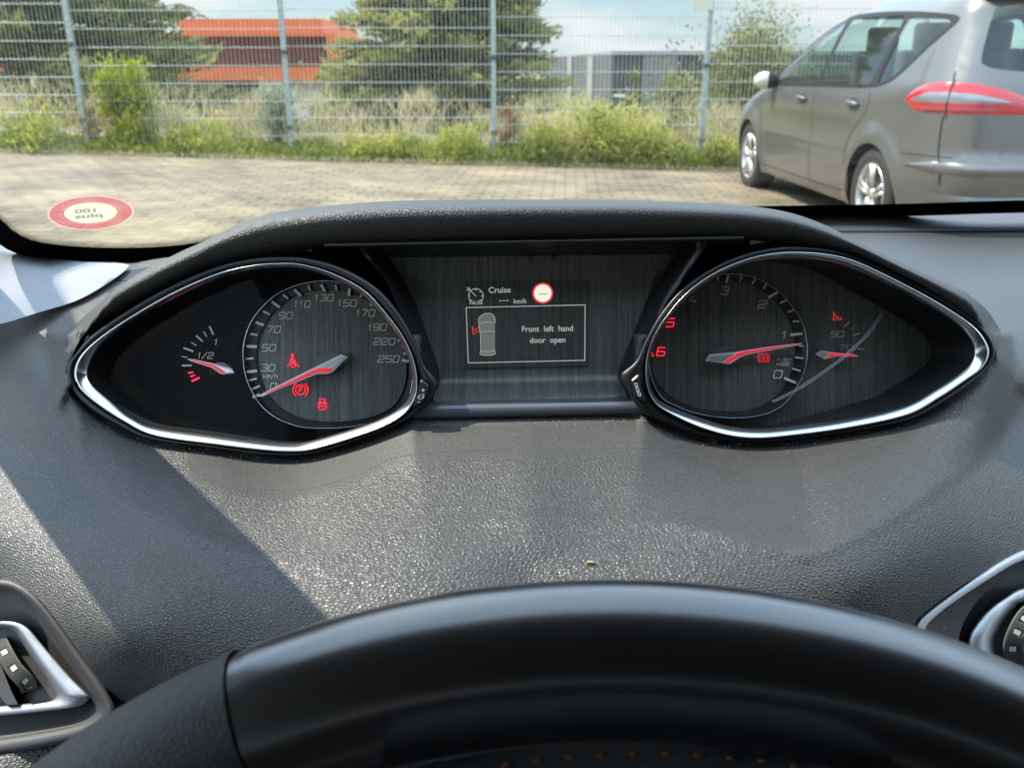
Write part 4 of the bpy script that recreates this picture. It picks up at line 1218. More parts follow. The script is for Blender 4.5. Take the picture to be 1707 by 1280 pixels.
# ================================================================== cabin shell and windscreen pillar
cabin = empty('car_cabin', (.37, -.4, .9))
tag(cabin, 'pale fabric windscreen pillar and roof of the car the photo is taken from', 'car cabin')
mp_ = mat('pillar_fabric', (.50, .52, .54), .85, spec=.3)
t, bs, L = nodes(mp_)
v = coords(t, (1, 1, 1), (0, .35, .3))
wv = N(t, 'ShaderNodeTexVoronoi', feature='F1'); wv.inputs['Scale'].default_value = 800; L.new(v, wv.inputs['Vector'])
wv.inputs['Randomness'].default_value = .12
L.new(ramp(t, wv.outputs['Distance'], [(.25, (.36, .38, .41)), (.6, (.27, .29, .32))]), bs.inputs['Base Color'])
L.new(bump(t, wv.outputs['Distance'], -.0006), bs.inputs['Normal'])
pc = [(-300, 150, .62), (-190, 258, .66), (-100, 322, .70), (-20, 386, .73), (14, 410, .745), (60, 427, .76), (130, 436, .79), (212, 441, .83), (190, 462, .77), (130, 500, .66), (60, 522, .60), (0, 540, .565), (-120, 575, .52), (-300, 610, .48),
      (40, 470, .64), (-60, 460, .60), (-160, 420, .56), (120, 465, .70), (-300, 380, .52)]
pil = tps([(a, b_) for a, b_, _ in pc], [1 / c for *_, c in pc])
pout = resample(crom([(-300, 150), (-190, 258), (-100, 322), (-20, 386), (14, 410), (60, 427), (130, 436), (200, 439), (215, 443), (190, 465), (130, 500), (60, 522), (0, 540), (-55, 545), (-110, 500), (-190, 400), (-290, 270), (-380, 150)], False, 6), 140)
b = patch('pillar_trim', pout, lambda v: P(v[:, 0], v[:, 1], np.minimum(1 / pil(v[:, 0], v[:, 1]), d_dash(v[:, 0], v[:, 1]) * .985 - .003 - .0003 * np.minimum(60, polydist(pout, v)))), mp_, cabin, step=12)
PIL_B, PIL_T = np.array([-.50, .74, 1.10]), np.array([-.235, .21, 1.43])
b = MB()
mid = [PIL_B + (PIL_T - PIL_B) * k + np.array([-.008, 0, -.0]) for k in np.linspace(-.15, 1, 8)]
b.tube(mid, .032, 14)
b.build('pillar', M['black'], cabin, True)
mb = MB(); mb.box((.37, -.72, 1.455), (1.62, 1.98, .03)); mb.build('roof_lining', mat('headliner', (.20, .20, .20), .9), cabin)
mb = MB(); mb.box((.37, -.6, .25), (1.7, 2.9, .05)); mb.box((.37, -2.0, .8), (1.7, .05, 1.2)); mb.build('floor_shell', mat('carpet', (.02, .02, .02), .95), cabin)
for sx, xx in ((-1, -.50), (1, 1.24)):
    mb = MB(); mb.box((xx, -.55, .64), (.05, 2.7, .78)); mb.box((xx + sx * -.01, -.52, 1.25), (.04, .10, .46)); mb.box((xx, -1.6, 1.2), (.05, .6, .5)); mb.build('door_panel', mat('door_plastic', (.03, .03, .032), .6), cabin)
mb = MB(); mb.box((.37, .80, .72), (1.7, .05, .62)); mb.build('bulkhead', M['matt_black'], cabin)
mb = MB(); mb.box((0, -.55, .75), (.5, .12, .72), None); mb.box((.74, -.3, .78), (.5, .12, .74)); mb.box((0, -.3, .45), (.5, .5, .14)); mb.build('seats', mat('seat_cloth', (.03, .03, .035), .9), cabin)

# dust and crumbs gathered along the lower edge of the gauges
b = MB()
low = np.vstack([L_out[(L_out[:, 1] > 690)], R_out[(R_out[:, 1] > 690)]])
for i in range(520):
    q = low[RNG.integers(len(low))] + np.array([RNG.normal() * 4, abs(RNG.normal()) * 6 + 1.5])
    if i > 300:
        q = np.array([RNG.uniform(690, 1080), 0]); q[1] = 701 - (q[0] - 700) * .021 + abs(RNG.normal()) * 7
    if i > 400:
        q = np.array([RNG.uniform(1180, 1480), RNG.uniform(640, 712)])
        if not inside(c1R, q[None])[0]: continue
        c = P(q[0], q[1], .4705)
        continue
    c = P(q[0], q[1], float(d_dash(q[0], q[1])) - .0005)
    s = RNG.uniform(.0002, .00055)
    b.box(c, (s, s * RNG.uniform(.5, 1), s * .6))
tag(b.build('dust_crumbs', mat('dust', (.50, .44, .34), .9)), 'pale dust and crumbs lying under the gauges', 'dust', kind='stuff')
b = MB()
c = P(986, 938, float(d_dash(986, 938)) - .0008)
b.tube([c + np.array([-.0020, .0006, 0]), c + np.array([-.0010, .0002, .0004]), c + np.array([.0008, 0, .0004]), c + np.array([.0020, -.0004, 0])], [.0002, .0005, .0004, .0002], 8)
tag(b.build('crumb', mat('crumb_beige', (.55, .42, .22), .8), None, True), 'single beige crumb lying on the dashboard above the steering wheel', 'crumb')
# ================================================================== OUTSIDE
def ground_z(x, Y):
    x, Y = np.asarray(x, float), np.asarray(Y, float)
    lot = .025 * (3.5 - np.clip(x, -14, 12)) + .004 * np.clip(Y, 0, 12)
    far = smooth01((Y - 12.5) / 20)
    return lot * (1 - far) + (-2.6) * far
# paving
mpv = mat('block_paving', (.3, .28, .24), .9)
t, bs, L = nodes(mpv)
v = coords(t, (1, 1, 1), (0, 0, .06))
br = N(t, 'ShaderNodeTexBrick'); br.offset = .5
for k, val in (('Scale', 1.0), ('Mortar Size', .013), ('Mortar Smooth', .3), ('Brick Width', .22), ('Row Height', .14), ('Bias', 0.0)):
    br.inputs[k].default_value = val
br.inputs['Color1'].default_value = (.22, .175, .12, 1); br.inputs['Color2'].default_value = (.31, .25, .165, 1); br.inputs['Mortar'].default_value = (.09, .08, .05, 1)
L.new(v, br.inputs['Vector'])
v1 = coords(t, (1, 1, 1))
sand = ramp(t, noise(t, v1, 1.1, 10, .72), [(.42, (0, 0, 0)), (.68, (1, 1, 1))])
c1 = mixc(t, mathn(t, 'MULTIPLY', sand, .75), br.outputs['Color'], (.43, .34, .20))
v3 = coords(t, (.7, 1.0, 1))
dk = ramp(t, noise(t, v3, 1.6, 10, .75), [(.38, (.42, .42, .42)), (.60, (.84, .83, .81))])
L.new(mixc(t, 1.0, c1, dk, 'MULTIPLY'), bs.inputs['Base Color'])
L.new(bump(t, mixc(t, .5, br.outputs['Fac'], noise(t, v1, 60, 3)), -.004), bs.inputs['Normal'])
def edgeY(x):
    x = np.asarray(x, float)
    return 10.55 + .12 * np.sin(x * .9) + .05 * np.sin(x * 3.7 + 1)
xs = np.r_[np.linspace(-40, -9, 12), np.linspace(-8.6, 8, 90), np.linspace(9, 40, 12)]
b = MB(); ks = np.linspace(0, 1, 30)
b.grid(np.array([[(x, -8 + k * (float(edgeY(x)) + 8), float(ground_z(x, -8 + k * (float(edgeY(x)) + 8)))) for k in ks] for x in xs]))
tag(b.build('car_park', mpv, None, True), kind='structure')
mgr = mat('rough_ground', (.16, .14, .08), .95)
t, bs, L = nodes(mgr)
v1 = coords(t)
L.new(ramp(t, noise(t, v1, 1.2, 8, .7), [(.35, (.07, .09, .03)), (.5, (.20, .17, .08)), (.65, (.34, .28, .16))]), bs.inputs['Base Color'])
b = MB()
gx = np.r_[-600, -200, np.linspace(-80, 80, 60), 200, 600]; gy = np.r_[-60, -10, np.linspace(8, 12, 12), np.linspace(13, 40, 24), 60, 90, 150, 300, 900]
b.grid(np.array([[(x, y, float(ground_z(x, y)) - .012 + (.10 * smooth01((y - 10.6) / .5) - 0 if y < 30 else 0)) for y in gy] for x in gx]))
tag(b.build('ground', mgr, None, True), kind='structure')

# ------------------------------------------------------------------ fence
FY = 10.95
def pole_mat():
    m = mat('galvanised_green_grey', (.40, .46, .44), .5, .35)
    t, bs, L = nodes(m)
    L.new(ramp(t, noise(t, coords(t), 30, 4), [(.35, (.30, .36, .34)), (.65, (.50, .55, .53))]), bs.inputs['Base Color'])
    return m
mpole = pole_mat(); mwire = mat('fence_wire', (.50, .54, .52), .45, .4)
def X_at(px, py, Y):
    return float(PY(px, py, Y)[0])
postx = [X_at(p, 0, FY) for p in (-620, -257, 105, 465, 822, 1187, 1552, 1915)]
fence = empty('mesh_fence', (0, FY, 0)); tag(fence, 'tall welded wire mesh fence on grey green posts across the back of the car park', 'fence')
step_dz = {0: .30, 1: .22, 2: .135, 3: .06, 4: .07, 5: -.02, 6: -.06, 7: -.1}
for i, x in enumerate(postx):
    z0 = float(ground_z(x, FY)); h = 2.02 + step_dz[i] * .6
    b = MB(); b.box((x, FY + .03, z0 + h / 2 - .05), (.06, .04, h + .1)); po = b.build('post', mpole, fence)
    b = MB()
    for zz in (.32, 1.17, 1.98): b.box((x, FY - .002, z0 + zz + step_dz[i] * .3), (.075, .03, .045))
    b.build('clamp', mat('clamp', (.10, .11, .11), .5, .5), po)
    b = MB(); b.box((x, FY + .03, z0 + h + .02), (.064, .044, .03)); b.build('post_cap', M['black'], po)
for i in range(len(postx) - 1):
    xa, xb = postx[i] + .02, postx[i + 1] - .02
    # rail heights taken from the photo: each panel steps down with the ground
    ph = [(7, 0), (7, 0), (18, 2), (16, 3), (29, 4), (15, 5), (15, 6)][i][0] if True else 0
    zr = float(PY(853, [7, 7, 18, 16, 29, 15, 15][i], FY)[2])
    b = MB()
    zs = [zr - .2 * k for k in range(-1, 9)]
    zs = [z for z in zs if z > float(ground_z((xa + xb) / 2, FY)) + .03 and z < float(ground_z((xa + xb) / 2, FY)) + 2.25]
    for z in zs:
        for dy in (-.008, .008):
            b.tube([(xa, FY + dy, z), (xb, FY + dy, z)], .0042, 5, caps=False)
    for x in np.arange(xa, xb, .05):
        b.tube([(x, FY, min(zs) - .02), (x, FY, max(zs) + .03)], .0026, 4, caps=False)
    b.build('mesh_panel', mwire, fence, True)
# small plate on the top of the fourth post
pt = PY(1172, 2, FY - .03)
b = MB(); b.box(pt + np.array([0, 0, .02]), (.24, .008, .24))
tag(b.build('notice_plate', mat('plate_white', (.62, .62, .50), .6)), 'weathered white plate fixed to the top of the fence post beside the silver car', 'notice plate')

# ------------------------------------------------------------------ foliage
def leafmat(name, cols, trans=.35, scale=3.0):
    m = mat(name, cols[1], .6, spec=.3)
    t, bs, L = nodes(m)
    at = N(t, 'ShaderNodeAttribute', attribute_name='tone')
    c = ramp(t, at.outputs['Fac'], [(i / (len(cols) - 1), c) for i, c in enumerate(cols)])
    L.new(c, bs.inputs['Base Color'])
    tr = N(t, 'ShaderNodeBsdfTranslucent'); L.new(c, tr.inputs['Color'])
    ms = N(t, 'ShaderNodeMixShader'); ms.inputs[0].default_value = trans
    L.new(bs.outputs[0], ms.inputs[1]); L.new(tr.outputs[0], ms.inputs[2])
    L.new(ms.outputs[0], t.nodes['Material Output'].inputs['Surface'])
    return m
def leaves(name, C, D, ln, wd, tone, m, parent=None):
    """one small pointed leaf per row: centre C, direction D, length ln, width wd"""
    n = len(C); D = D / (np.linalg.norm(D, axis=1)[:, None] + 1e-9)
    S = np.cross(D, RNG.normal(size=(n, 3))); S /= np.linalg.norm(S, axis=1)[:, None] + 1e-9
    ln = np.broadcast_to(ln, (n,))[:, None]; wd = np.broadcast_to(wd, (n,))[:, None]
    v = np.stack([C - D * ln * .5, C + S * wd * .5, C + D * ln * .5, C - S * wd * .5], 1).reshape(-1, 3)
    me = bpy.data.meshes.new(name)
    me.vertices.add(4 * n); me.vertices.foreach_set('co', v.ravel())
    me.loops.add(4 * n); me.loops.foreach_set('vertex_index', np.arange(4 * n))
    me.polygons.add(n); me.polygons.foreach_set('loop_start', np.arange(n) * 4); me.polygons.foreach_set('loop_total', np.full(n, 4))
    me.update(); me.validate()
    a = me.attributes.new('tone', 'FLOAT', 'POINT'); a.data.foreach_set('value', np.repeat(np.clip(tone, 0, 1), 4).astype(np.float32))
    return link(name, me, m, parent, False)
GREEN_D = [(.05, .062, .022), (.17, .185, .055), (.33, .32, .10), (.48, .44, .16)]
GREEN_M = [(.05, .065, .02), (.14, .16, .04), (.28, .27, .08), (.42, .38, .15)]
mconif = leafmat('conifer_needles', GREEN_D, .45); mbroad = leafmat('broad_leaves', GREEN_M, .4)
mbark = mat('bark', (.07, .055, .04), .9)
def conifer(name, label, x, Y, z0, height, rad, nb, per, m, leaf=(.26, .07), droop=.25, taper=.9, group=None, up=.1):
    root = empty(name, (x, Y, z0)); tag(root, label, 'tree', group)
    b = MB(); b.tube([(x, Y, z0 - .2), (x + .05, Y, z0 + height * .5), (x, Y, z0 + height * .98)], [.16 * rad / 2.5, .10 * rad / 2.5, .02], 8)
    segs = []
    for i in range(nb):
        h = RNG.uniform(.04, 1) ** 1.05; a = RNG.uniform(0, 2 * math.pi)
        rr = rad * (1 - h ** 1.15) ** taper * RNG.uniform(.72, 1.12) + .1
        p0 = np.array([x, Y, z0 + h * height]); d = np.array([math.cos(a), math.sin(a), up - droop * RNG.uniform(.2, 1)])
        p1 = p0 + d * rr; p1[2] += .12 * rr
        segs.append((p0, p1, rr))
        if i % 3 == 0: b.tube([p0, (p0 + p1) / 2 - np.array([0, 0, .05 * rr]), p1], [.03, .02, .008], 4, caps=False)
    b.build('trunk', mbark, root, True)
    C = []; D = []; T = []
    for p0, p1, rr in segs:
        k = max(8, int(per * rr / rad)); u = RNG.uniform(.15, 1.05, k) ** .7
        base = p0 + (p1 - p0) * u[:, None]
        spread = (.10 + .16 * (1 - u))[:, None] * (.6 + rr * .35)
        off = RNG.normal(size=(k, 3)) * spread * np.array([1, 1, .42])
        C.append(base + off); dd = (p1 - p0) / (np.linalg.norm(p1 - p0) + 1e-9)
        D.append(dd + RNG.normal(size=(k, 3)) * .55 + np.array([0, 0, .25]))
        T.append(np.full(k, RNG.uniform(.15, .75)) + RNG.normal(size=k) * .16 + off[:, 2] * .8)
    C = np.vstack(C); D = np.vstack(D); T = np.concatenate(T)
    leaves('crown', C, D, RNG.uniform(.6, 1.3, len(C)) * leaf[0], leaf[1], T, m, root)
    return root
def at_px(px, Y): return X_at(px, 100, Y)
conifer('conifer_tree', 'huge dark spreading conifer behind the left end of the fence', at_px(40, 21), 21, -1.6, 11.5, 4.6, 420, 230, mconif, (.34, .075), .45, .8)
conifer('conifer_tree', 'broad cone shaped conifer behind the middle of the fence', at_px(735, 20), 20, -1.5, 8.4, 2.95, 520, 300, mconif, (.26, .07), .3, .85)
def bushy(name, label, x, Y, z0, height, rad, n, m, leaf=(.12, .06), cat='tree', lobes=26, group=None, tone0=.45, conical=.5, trunk=True):
    root = empty(name, (x, Y, z0)); tag(root, label, cat, group)
    b = MB(); C = []; D = []; T = []
    for i in range(lobes):
        h = RNG.uniform(.15, 1); a = RNG.uniform(0, 2 * math.pi)
        rr = rad * (1 - conical * h) * RNG.uniform(.2, .95)
        c = np.array([x + rr * math.cos(a), Y + rr * math.sin(a), z0 + h * height * RNG.uniform(.85, 1.05)])
        b.tube([(x, Y, z0 + h * height * .25), ((x + c[0]) / 2, (Y + c[1]) / 2, z0 + h * height * .7), c], [.03 * rad, .02 * rad, .006 * rad + .002], 5, caps=False)
        k = n // lobes; s = rad * RNG.uniform(.16, .30)
        off = RNG.normal(size=(k, 3)) * s * np.array([1, 1, 1.25])
        C.append(c + off); D.append(RNG.normal(size=(k, 3)) + np.array([0, 0, .9])); T.append(np.full(k, tone0 + RNG.normal() * .16) + RNG.normal(size=k) * .15 + off[:, 2] / s * .05)
    b.build('trunk' if trunk else 'stem', mbark, root, True)
    leaves('crown' if trunk else 'foliage', np.vstack(C), np.vstack(D), RNG.uniform(.6, 1.4, n // lobes * lobes) * leaf[0], leaf[1], np.concatenate(T), m, root)
    return root
bushy('leafy_tree', 'bushy upright tree between the fence post and the silver car', at_px(1262, 19), 19, -1.3, 3.1, 1.2, 22000, mbroad, (.10, .035), conical=.68, lobes=70)
bushy('leafy_tree', 'low rounded tree left of the dark grey warehouse', at_px(880, 23), 23, -2.0, 2.9, 1.1, 9000, mbroad, (.11, .05), lobes=30)
bushy('leafy_tree', 'small tree in front of the pale warehouse panel', at_px(1140, 34), 34, -2.5, 3.3, 1.0, 4200, mbroad, (.22, .10), lobes=26)
bushy('leafy_tree', 'small tree peeping out right of the orange building', at_px(588, 34), 34, -2.2, 4.0, 1.3, 3600, mconif, (.22, .08), lobes=24)
bushy('leafy_tree', 'wide low tree growing behind the right hand fence panel', at_px(1210, 24), 24, -2.2, 2.9, 1.7, 6500, mbroad, (.17, .07), lobes=34, conical=.3)
bushy('leafy_tree', 'thin sapling against the grey warehouse wall', at_px(1060, 40), 40, -2.6, 4.0, .6, 1200, mbroad, (.22, .08), lobes=20)
hed = []
for px, Y, h_, rd in ((1000, 46, 1.6, 2.6), (1100, 44, 1.8, 2.4), (960, 50, 1.4, 2.6), (400, 38, 2.2, 3.0), (300, 40, 2.6, 3.0)):
    pass
# mass of low scrub behind the fence
def scrub(name, label, n, xr, yr, zfun, leaf, m, tone, cat='undergrowth', h=1.0, stalk=.0, clump=None):
    x = RNG.uniform(*xr, n)
    if clump is not None:
        c = RNG.uniform(*xr, clump); x = c[RNG.integers(clump, size=n)] + RNG.normal(size=n) * .16
    y = RNG.uniform(*yr, n); hh = zfun(x, y)
    z = ground_z(x, y) + hh * RNG.uniform(0, 1, n) ** .8
    D = RNG.normal(size=(n, 3)) * np.array([.5, .5, .3]) + np.array([0, 0, 1.0])
    T = tone + RNG.normal(size=n) * .2 + .12 * np.sin(x * 2.3 + y)
    o = leaves(name, np.stack([x, y, z], -1), D, RNG.uniform(.6, 1.5, n) * leaf[0], leaf[1], T, m)
    return tag(o, label, cat, kind='stuff')
mscrub = leafmat('scrub_leaves', [(.03, .05, .015), (.08, .11, .03), (.18, .19, .06), (.30, .26, .12)], .4)
scrub('scrub', 'dark green scrub far behind the fence', 26000, (-22, 14), (26, 40), lambda x, y: 1.5 + .5 * np.sin(x * .8) + .3 * np.sin(x * 2.7 + y), (.26, .09), mscrub, .35)
# weeds at the foot of the fence
mweed = leafmat('weed_leaves', [(.10, .14, .025), (.26, .32, .05), (.50, .50, .09), (.70, .60, .18)], .5)
mdry = leafmat('dry_grass', [(.20, .17, .07), (.36, .31, .15), (.55, .47, .27), (.68, .62, .42)], .45)
prof = lambda x: .13 + .13 * np.sin(x * 2.1) * np.sin(x * .7 + 1) + .10 * np.sin(x * 5.3 + 2)
scrub('green_weeds', 'low green weeds growing along the foot of the fence', 22000, (-9, 3.6), (10.62, 11.5), lambda x, y: np.maximum(.08, prof(x)) * (.4 + .6 * smooth01((y - 10.6) / .4)) + .05, (.085, .022), mweed, .45, 'weeds')
scrub('green_weeds', 'low green weeds behind the silver car', 9000, (3.6, 9), (10.62, 11.5), lambda x, y: np.maximum(.08, prof(x)) + .05, (.085, .022), mweed, .4, 'weeds')
scrub('dry_grass', 'tall dry straw coloured grass behind the fence', 9500, (-9, 4), (10.9, 13.5), lambda x, y: .45 + .30 * np.abs(np.sin(x * 1.7 + .4)), (.26, .009), mdry, .55, 'grass', clump=70)
scrub('dry_grass', 'pale dead grass tufts on the edge of the paving', 7000, (-9, 6), (10.45, 10.75), lambda x, y: .045 + 0 * x, (.05, .012), mdry, .5, 'grass')
scrub('dry_grass', 'straw coloured seeding grass mixed into the weeds along the fence', 6500, (-9, 4), (10.7, 11.3), lambda x, y: .30 + .22 * np.abs(np.sin(x * 2.9 + 1)), (.13, .008), mdry, .5, 'grass', clump=120)
# mound with rusty dock right of the third post
b = MB()
mcx = X_at(930, 190, 13.0)
gx = np.linspace(-2.4, 2.6, 40); gy = np.linspace(-1.2, 2.2, 20)
b.grid(np.array([[(mcx + a, 13.0 + c, float(ground_z(mcx + a, 13.0 + c)) - .1 + .62 * math.exp(-(a / 1.0) ** 2 - (c / .9) ** 2) + .03 * math.sin(a * 9) * math.cos(c * 7)) for c in gy] for a in gx]))
tag(b.build('earth_mound', mgr, None, True), kind='structure')
def plant(name, label, px, Y, h, rad, n, m, leaf, tone0, cat='plant', **k):
    x = X_at(px, 200, Y); return bushy(name, label, x, Y, float(ground_z(x, Y)), h, rad, n, m, leaf, cat, tone0=tone0, trunk=False, **k)
myel = leafmat('yellow_green_leaves', [(.10, .14, .02), (.24, .30, .03), (.42, .44, .05), (.62, .52, .08)], .5)
mrust = leafmat('rusty_stems', [(.10, .04, .02), (.25, .11, .05), (.42, .22, .09), (.50, .35, .15)], .35)
plant('goldenrod_bush', 'tall yellow green bush growing right beside the leftmost fence post', 218, 11.15, .98, .34, 5200, myel, (.085, .020), .5, lobes=40, conical=.25)
plant('grey_green_weed', 'pale grey green feathery weed at the second fence post', 462, 11.2, .80, .30, 2600, leafmat('mugwort', [(.10, .13, .07), (.22, .27, .16), (.38, .42, .28), (.5, .52, .36)], .4), (.06, .014), .5, lobes=34, conical=.3)
for i, (px, h, r_, tn, lab) in enumerate(((600, .22, .24, .45, 'small bright green clump below the dry grass left of centre'), (655, .26, .22, .5, 'round bright green clump just right of another small one'), (770, .34, .36, .45, 'leafy green weed left of the third fence post'),
                                      (905, .30, .26, .5, 'green weed between the rusty dock and the big clump'), (985, .50, .36, .55, 'large bright yellow green clump in front of the mound'), (1045, .52, .34, .5, 'large bright green clump left of the fourth fence post'), (1120, .40, .30, .5, 'green clump directly left of the fourth fence post'),
                                      (1205, .34, .26, .5, 'green clump between the fourth fence post and the silver car'), (300, .30, .3, .4, 'green weed right of the goldenrod bush'), (60, .30, .4, .4, 'green weed at the far left edge'))):
    plant('weed_clump', lab, px, 10.85, h * random.uniform(.7, 1.25), r_ * random.uniform(.8, 1.3), 1700, mweed, (.075, .024), tn + .08, 'weed', group='green clumps along the fence', lobes=18, conical=.1)
plant('dock_plant', 'rusty brown seeding dock right of the third fence post', 848, 11.1, .62, .12, 1500, mrust, (.05, .018), .55, lobes=22, conical=.2)
plant('dock_plant', 'reddish dead stems beside the leftmost fence post', 148, 11.05, .45, .10, 900, mrust, (.06, .014), .5, lobes=16, conical=.2)
plant('yellow_flowers', 'patch of orange yellow flowers seen through the second fence panel', 368, 12.4, .62, .16, 160, mat('yellow_petal', (.75, .42, .03), .6), (.06, .05), .5, lobes=8, conical=0)

# ------------------------------------------------------------------ buildings
def clad(name, a, b_, pitch, metal=.2, vert=True):
    m = mat(name, a, .5, metal); t, bs, L = nodes(m)
    c = N(t, 'ShaderNodeTexCoord'); wv = N(t, 'ShaderNodeTexWave', wave_type='BANDS', bands_direction='X' if vert else 'Z')
    wv.inputs['Scale'].default_value = pitch; L.new(c.outputs['Object'], wv.inputs['Vector'])
    L.new(ramp(t, wv.outputs['Fac'], [(.25, a), (.6, b_)]), bs.inputs['Base Color'])
    L.new(bump(t, wv.outputs['Fac'], .05), bs.inputs['Normal']); return m
BY = 55.0
def bx3(b, x0, x1, y0, y1, z0, z1): b.box(((x0 + x1) / 2, (y0 + y1) / 2, (z0 + z1) / 2), (abs(x1 - x0), abs(y1 - y0), abs(z1 - z0)))
def zat(py, Y): return float(PY(853, py, Y)[2])
ob = empty('orange_building', (X_at(330, 80, BY), BY, -3)); tag(ob, 'flat roofed building with orange framed upper storey and louvred front above white walls', 'building')
xl, xr = X_at(-120, 80, BY), X_at(560, 80, BY)
zt, zb = zat(34, BY), zat(135, BY)
mor = clad('orange_cladding', (.78, .18, .05), (.88, .23, .07), 3.2, 0)
fr = .95
zi1, zi0 = zat(61, BY), zat(112, BY); xi = X_at(545, 90, BY)
b = MB(); bx3(b, xl, xr, BY, BY + 14, zi1, zt - .75); bx3(b, xl, xr, BY, BY + 14, zb, zi0); bx3(b, xi, xr, BY, BY + 14, zi0 - .001, zi1 + .001); b.build('upper_frame', mor, ob)
b = MB(); bx3(b, X_at(290, 40, BY), xr - .8, BY + .7, BY + 13, zt - .76, zt + .1); b.build('roof_parapet', mor, ob)
b = MB(); bx3(b, xl, xi + .002, BY + .6, BY + 13.5, zi0 + .001, zi1 - .001); b.build('louvre_wall', clad('louvres', (.30, .085, .05), (.46, .15, .09), 14, 0, False), ob)
b = MB(); bx3(b, X_at(425, 150, BY), xr - .3, BY + 1.0, BY + 12, zat(168, BY), zb - .01); b.build('glazed_band', mat('grey_blue_band', (.42, .46, .52), .3), ob)
b = MB(); bx3(b, X_at(425, 150, BY), xr - .5, BY + 1.2, BY + 12, -5.5, zat(168, BY) - .01); b.build('white_wall', mat('white_render', (.78, .76, .72), .7), ob)
b = MB(); bx3(b, xl, X_at(425, 150, BY) - .01, BY + 1.1, BY + 12, -5.5, zb - .01); b.build('dark_ground_floor', mat('dark_glazing', (.04, .045, .05), .15), ob)
for k in range(7):
    b = MB(); xx = lerp(xl + 1, X_at(420, 150, BY), (k + .5) / 7); bx3(b, xx - .06, xx + .06, BY + 1.0, BY + 1.09, -5.5, zb - .02); b.build('mullion', mat('mullion', (.25, .25, .26), .5), ob)
GY = 75.0
gb = empty('grey_warehouse', (X_at(1150, 120, GY), GY, -4)); tag(gb, 'long dark grey corrugated warehouse with pale vertical panels', 'building')
mg = clad('grey_corrugated', (.075, .08, .088), (.11, .115, .125), 6.5, .2)
xa, xc, xb = X_at(912, 120, GY + 30), X_at(1020, 120, GY), X_at(2100, 120, GY)
z1 = zat(92, GY)
# long front, slanting side wall
b = MB(); bx3(b, xc, xb, GY, GY + 40, -6, z1)
q = np.array([(xc, GY), (xc, GY + 40), (xa, GY + 40), (xa, GY + 30)])
b.slab(np.c_[q, np.full(4, z1 - .004)], np.c_[q, np.full(4, -6)])
b.build('wall', mg, gb)
b = MB(); bx3(b, xc - .1, xb, GY - .12, GY + 40, z1, z1 + .28); b.build('roof_edge', mat('roof_edge', (.22, .23, .24), .5), gb)
mw = clad('pale_panel', (.22, .23, .23), (.27, .28, .27), 4, 0)
b = MB(); bx3(b, X_at(1072, 120, GY), X_at(1128, 120, GY), GY - .06, GY, -6, z1 - .05); b.build('pale_panel', mw, gb)
def side_pt(k): return np.array([xa, GY + 30.]) * (1 - k) + np.array([xc, GY]) * k
for k0, k1 in ((.40, .47), (.70, .78)):
    a0, a1 = side_pt(k0), side_pt(k1); d = a1 - a0; nn_ = np.array([d[1], -d[0]]); nn_ /= np.linalg.norm(nn_); nn_ *= -1 if nn_[1] > 0 else 1
    b = MB(); q = np.array([a0, a1, a1 + nn_ * .08, a0 + nn_ * .08]); b.slab(np.c_[q, np.full(4, z1 - .05)], np.c_[q, np.full(4, -6)]); b.build('pale_panel', mw, gb)
rb_ = empty('low_brick_block', (X_at(590, 100, 62), 62, -4)); tag(rb_, 'dark reddish block with a small white window between the orange building and the central conifer', 'building')
b = MB(); bx3(b, X_at(570, 100, 62), X_at(640, 100, 62), 62, 70, -5, zat(72, 62)); b.build('wall', mat('dark_brick', (.12, .08, .085), .8), rb_)
b = MB(); bx3(b, X_at(585, 100, 62), X_at(591, 100, 62), 61.94, 62, zat(102, 62), zat(84, 62)); b.build('window', mat('white_window', (.6, .62, .65), .3), rb_)
# pale canopy lamp and a small red and white sign beyond the fence
sx_, sy_ = X_at(1033, 170, 30), 30.0
ls = empty('parking_shelter_lamp', (sx_, sy_, -2.6)); tag(ls, 'small flat topped white lamp post standing in front of the warehouse', 'lamp post')
zz = zat(160, 30)
b = MB(); b.box((sx_, sy_, zz), (.34, .2, .07)); b.build('lamp_head', M['white_paint'], ls)
b = MB(); b.tube([(sx_, sy_, -2.7), (sx_, sy_, zz)], .03, 8); b.build('pole', mpole, ls)
sx_ = X_at(1007, 185, 32)
rs_ = empty('road_sign', (sx_, 32, -2.6)); tag(rs_, 'tiny round red and white traffic sign far behind the fence', 'road sign')
zz = zat(185, 32)
b = MB(); b.tube([(sx_, 32, zz), (sx_, 31.98, zz)], .16, 24); b.build('sign_plate', mat('sign_red', (.6, .04, .08), .5), rs_)
b = MB(); b.tube([(sx_, 31.978, zz), (sx_, 31.97, zz)], .10, 24); b.build('sign_centre', M['white_paint'], rs_)
b = MB(); b.tube([(sx_, 32.02, -2.7), (sx_, 32.02, zz)], .025, 8); b.build('pole', mpole, rs_)
bl = empty('bollard_light', (X_at(40, 190, 13), 13, 0)); tag(bl, 'short dark bollard with a pale cap in the grass at the far left', 'bollard')
zb_ = float(ground_z(bl.location.x, 13)); zz = zat(172, 13)
b = MB(); b.tube([(bl.location.x, 13, zb_ - .1), (bl.location.x, 13, zz)], .028, 8); b.build('post', M['black'], bl)
b = MB(); b.tube([(bl.location.x, 13, zz), (bl.location.x, 13, zz + .07)], .06, 12); b.build('cap', mat('cap_blue_grey', (.35, .42, .48), .5), bl)
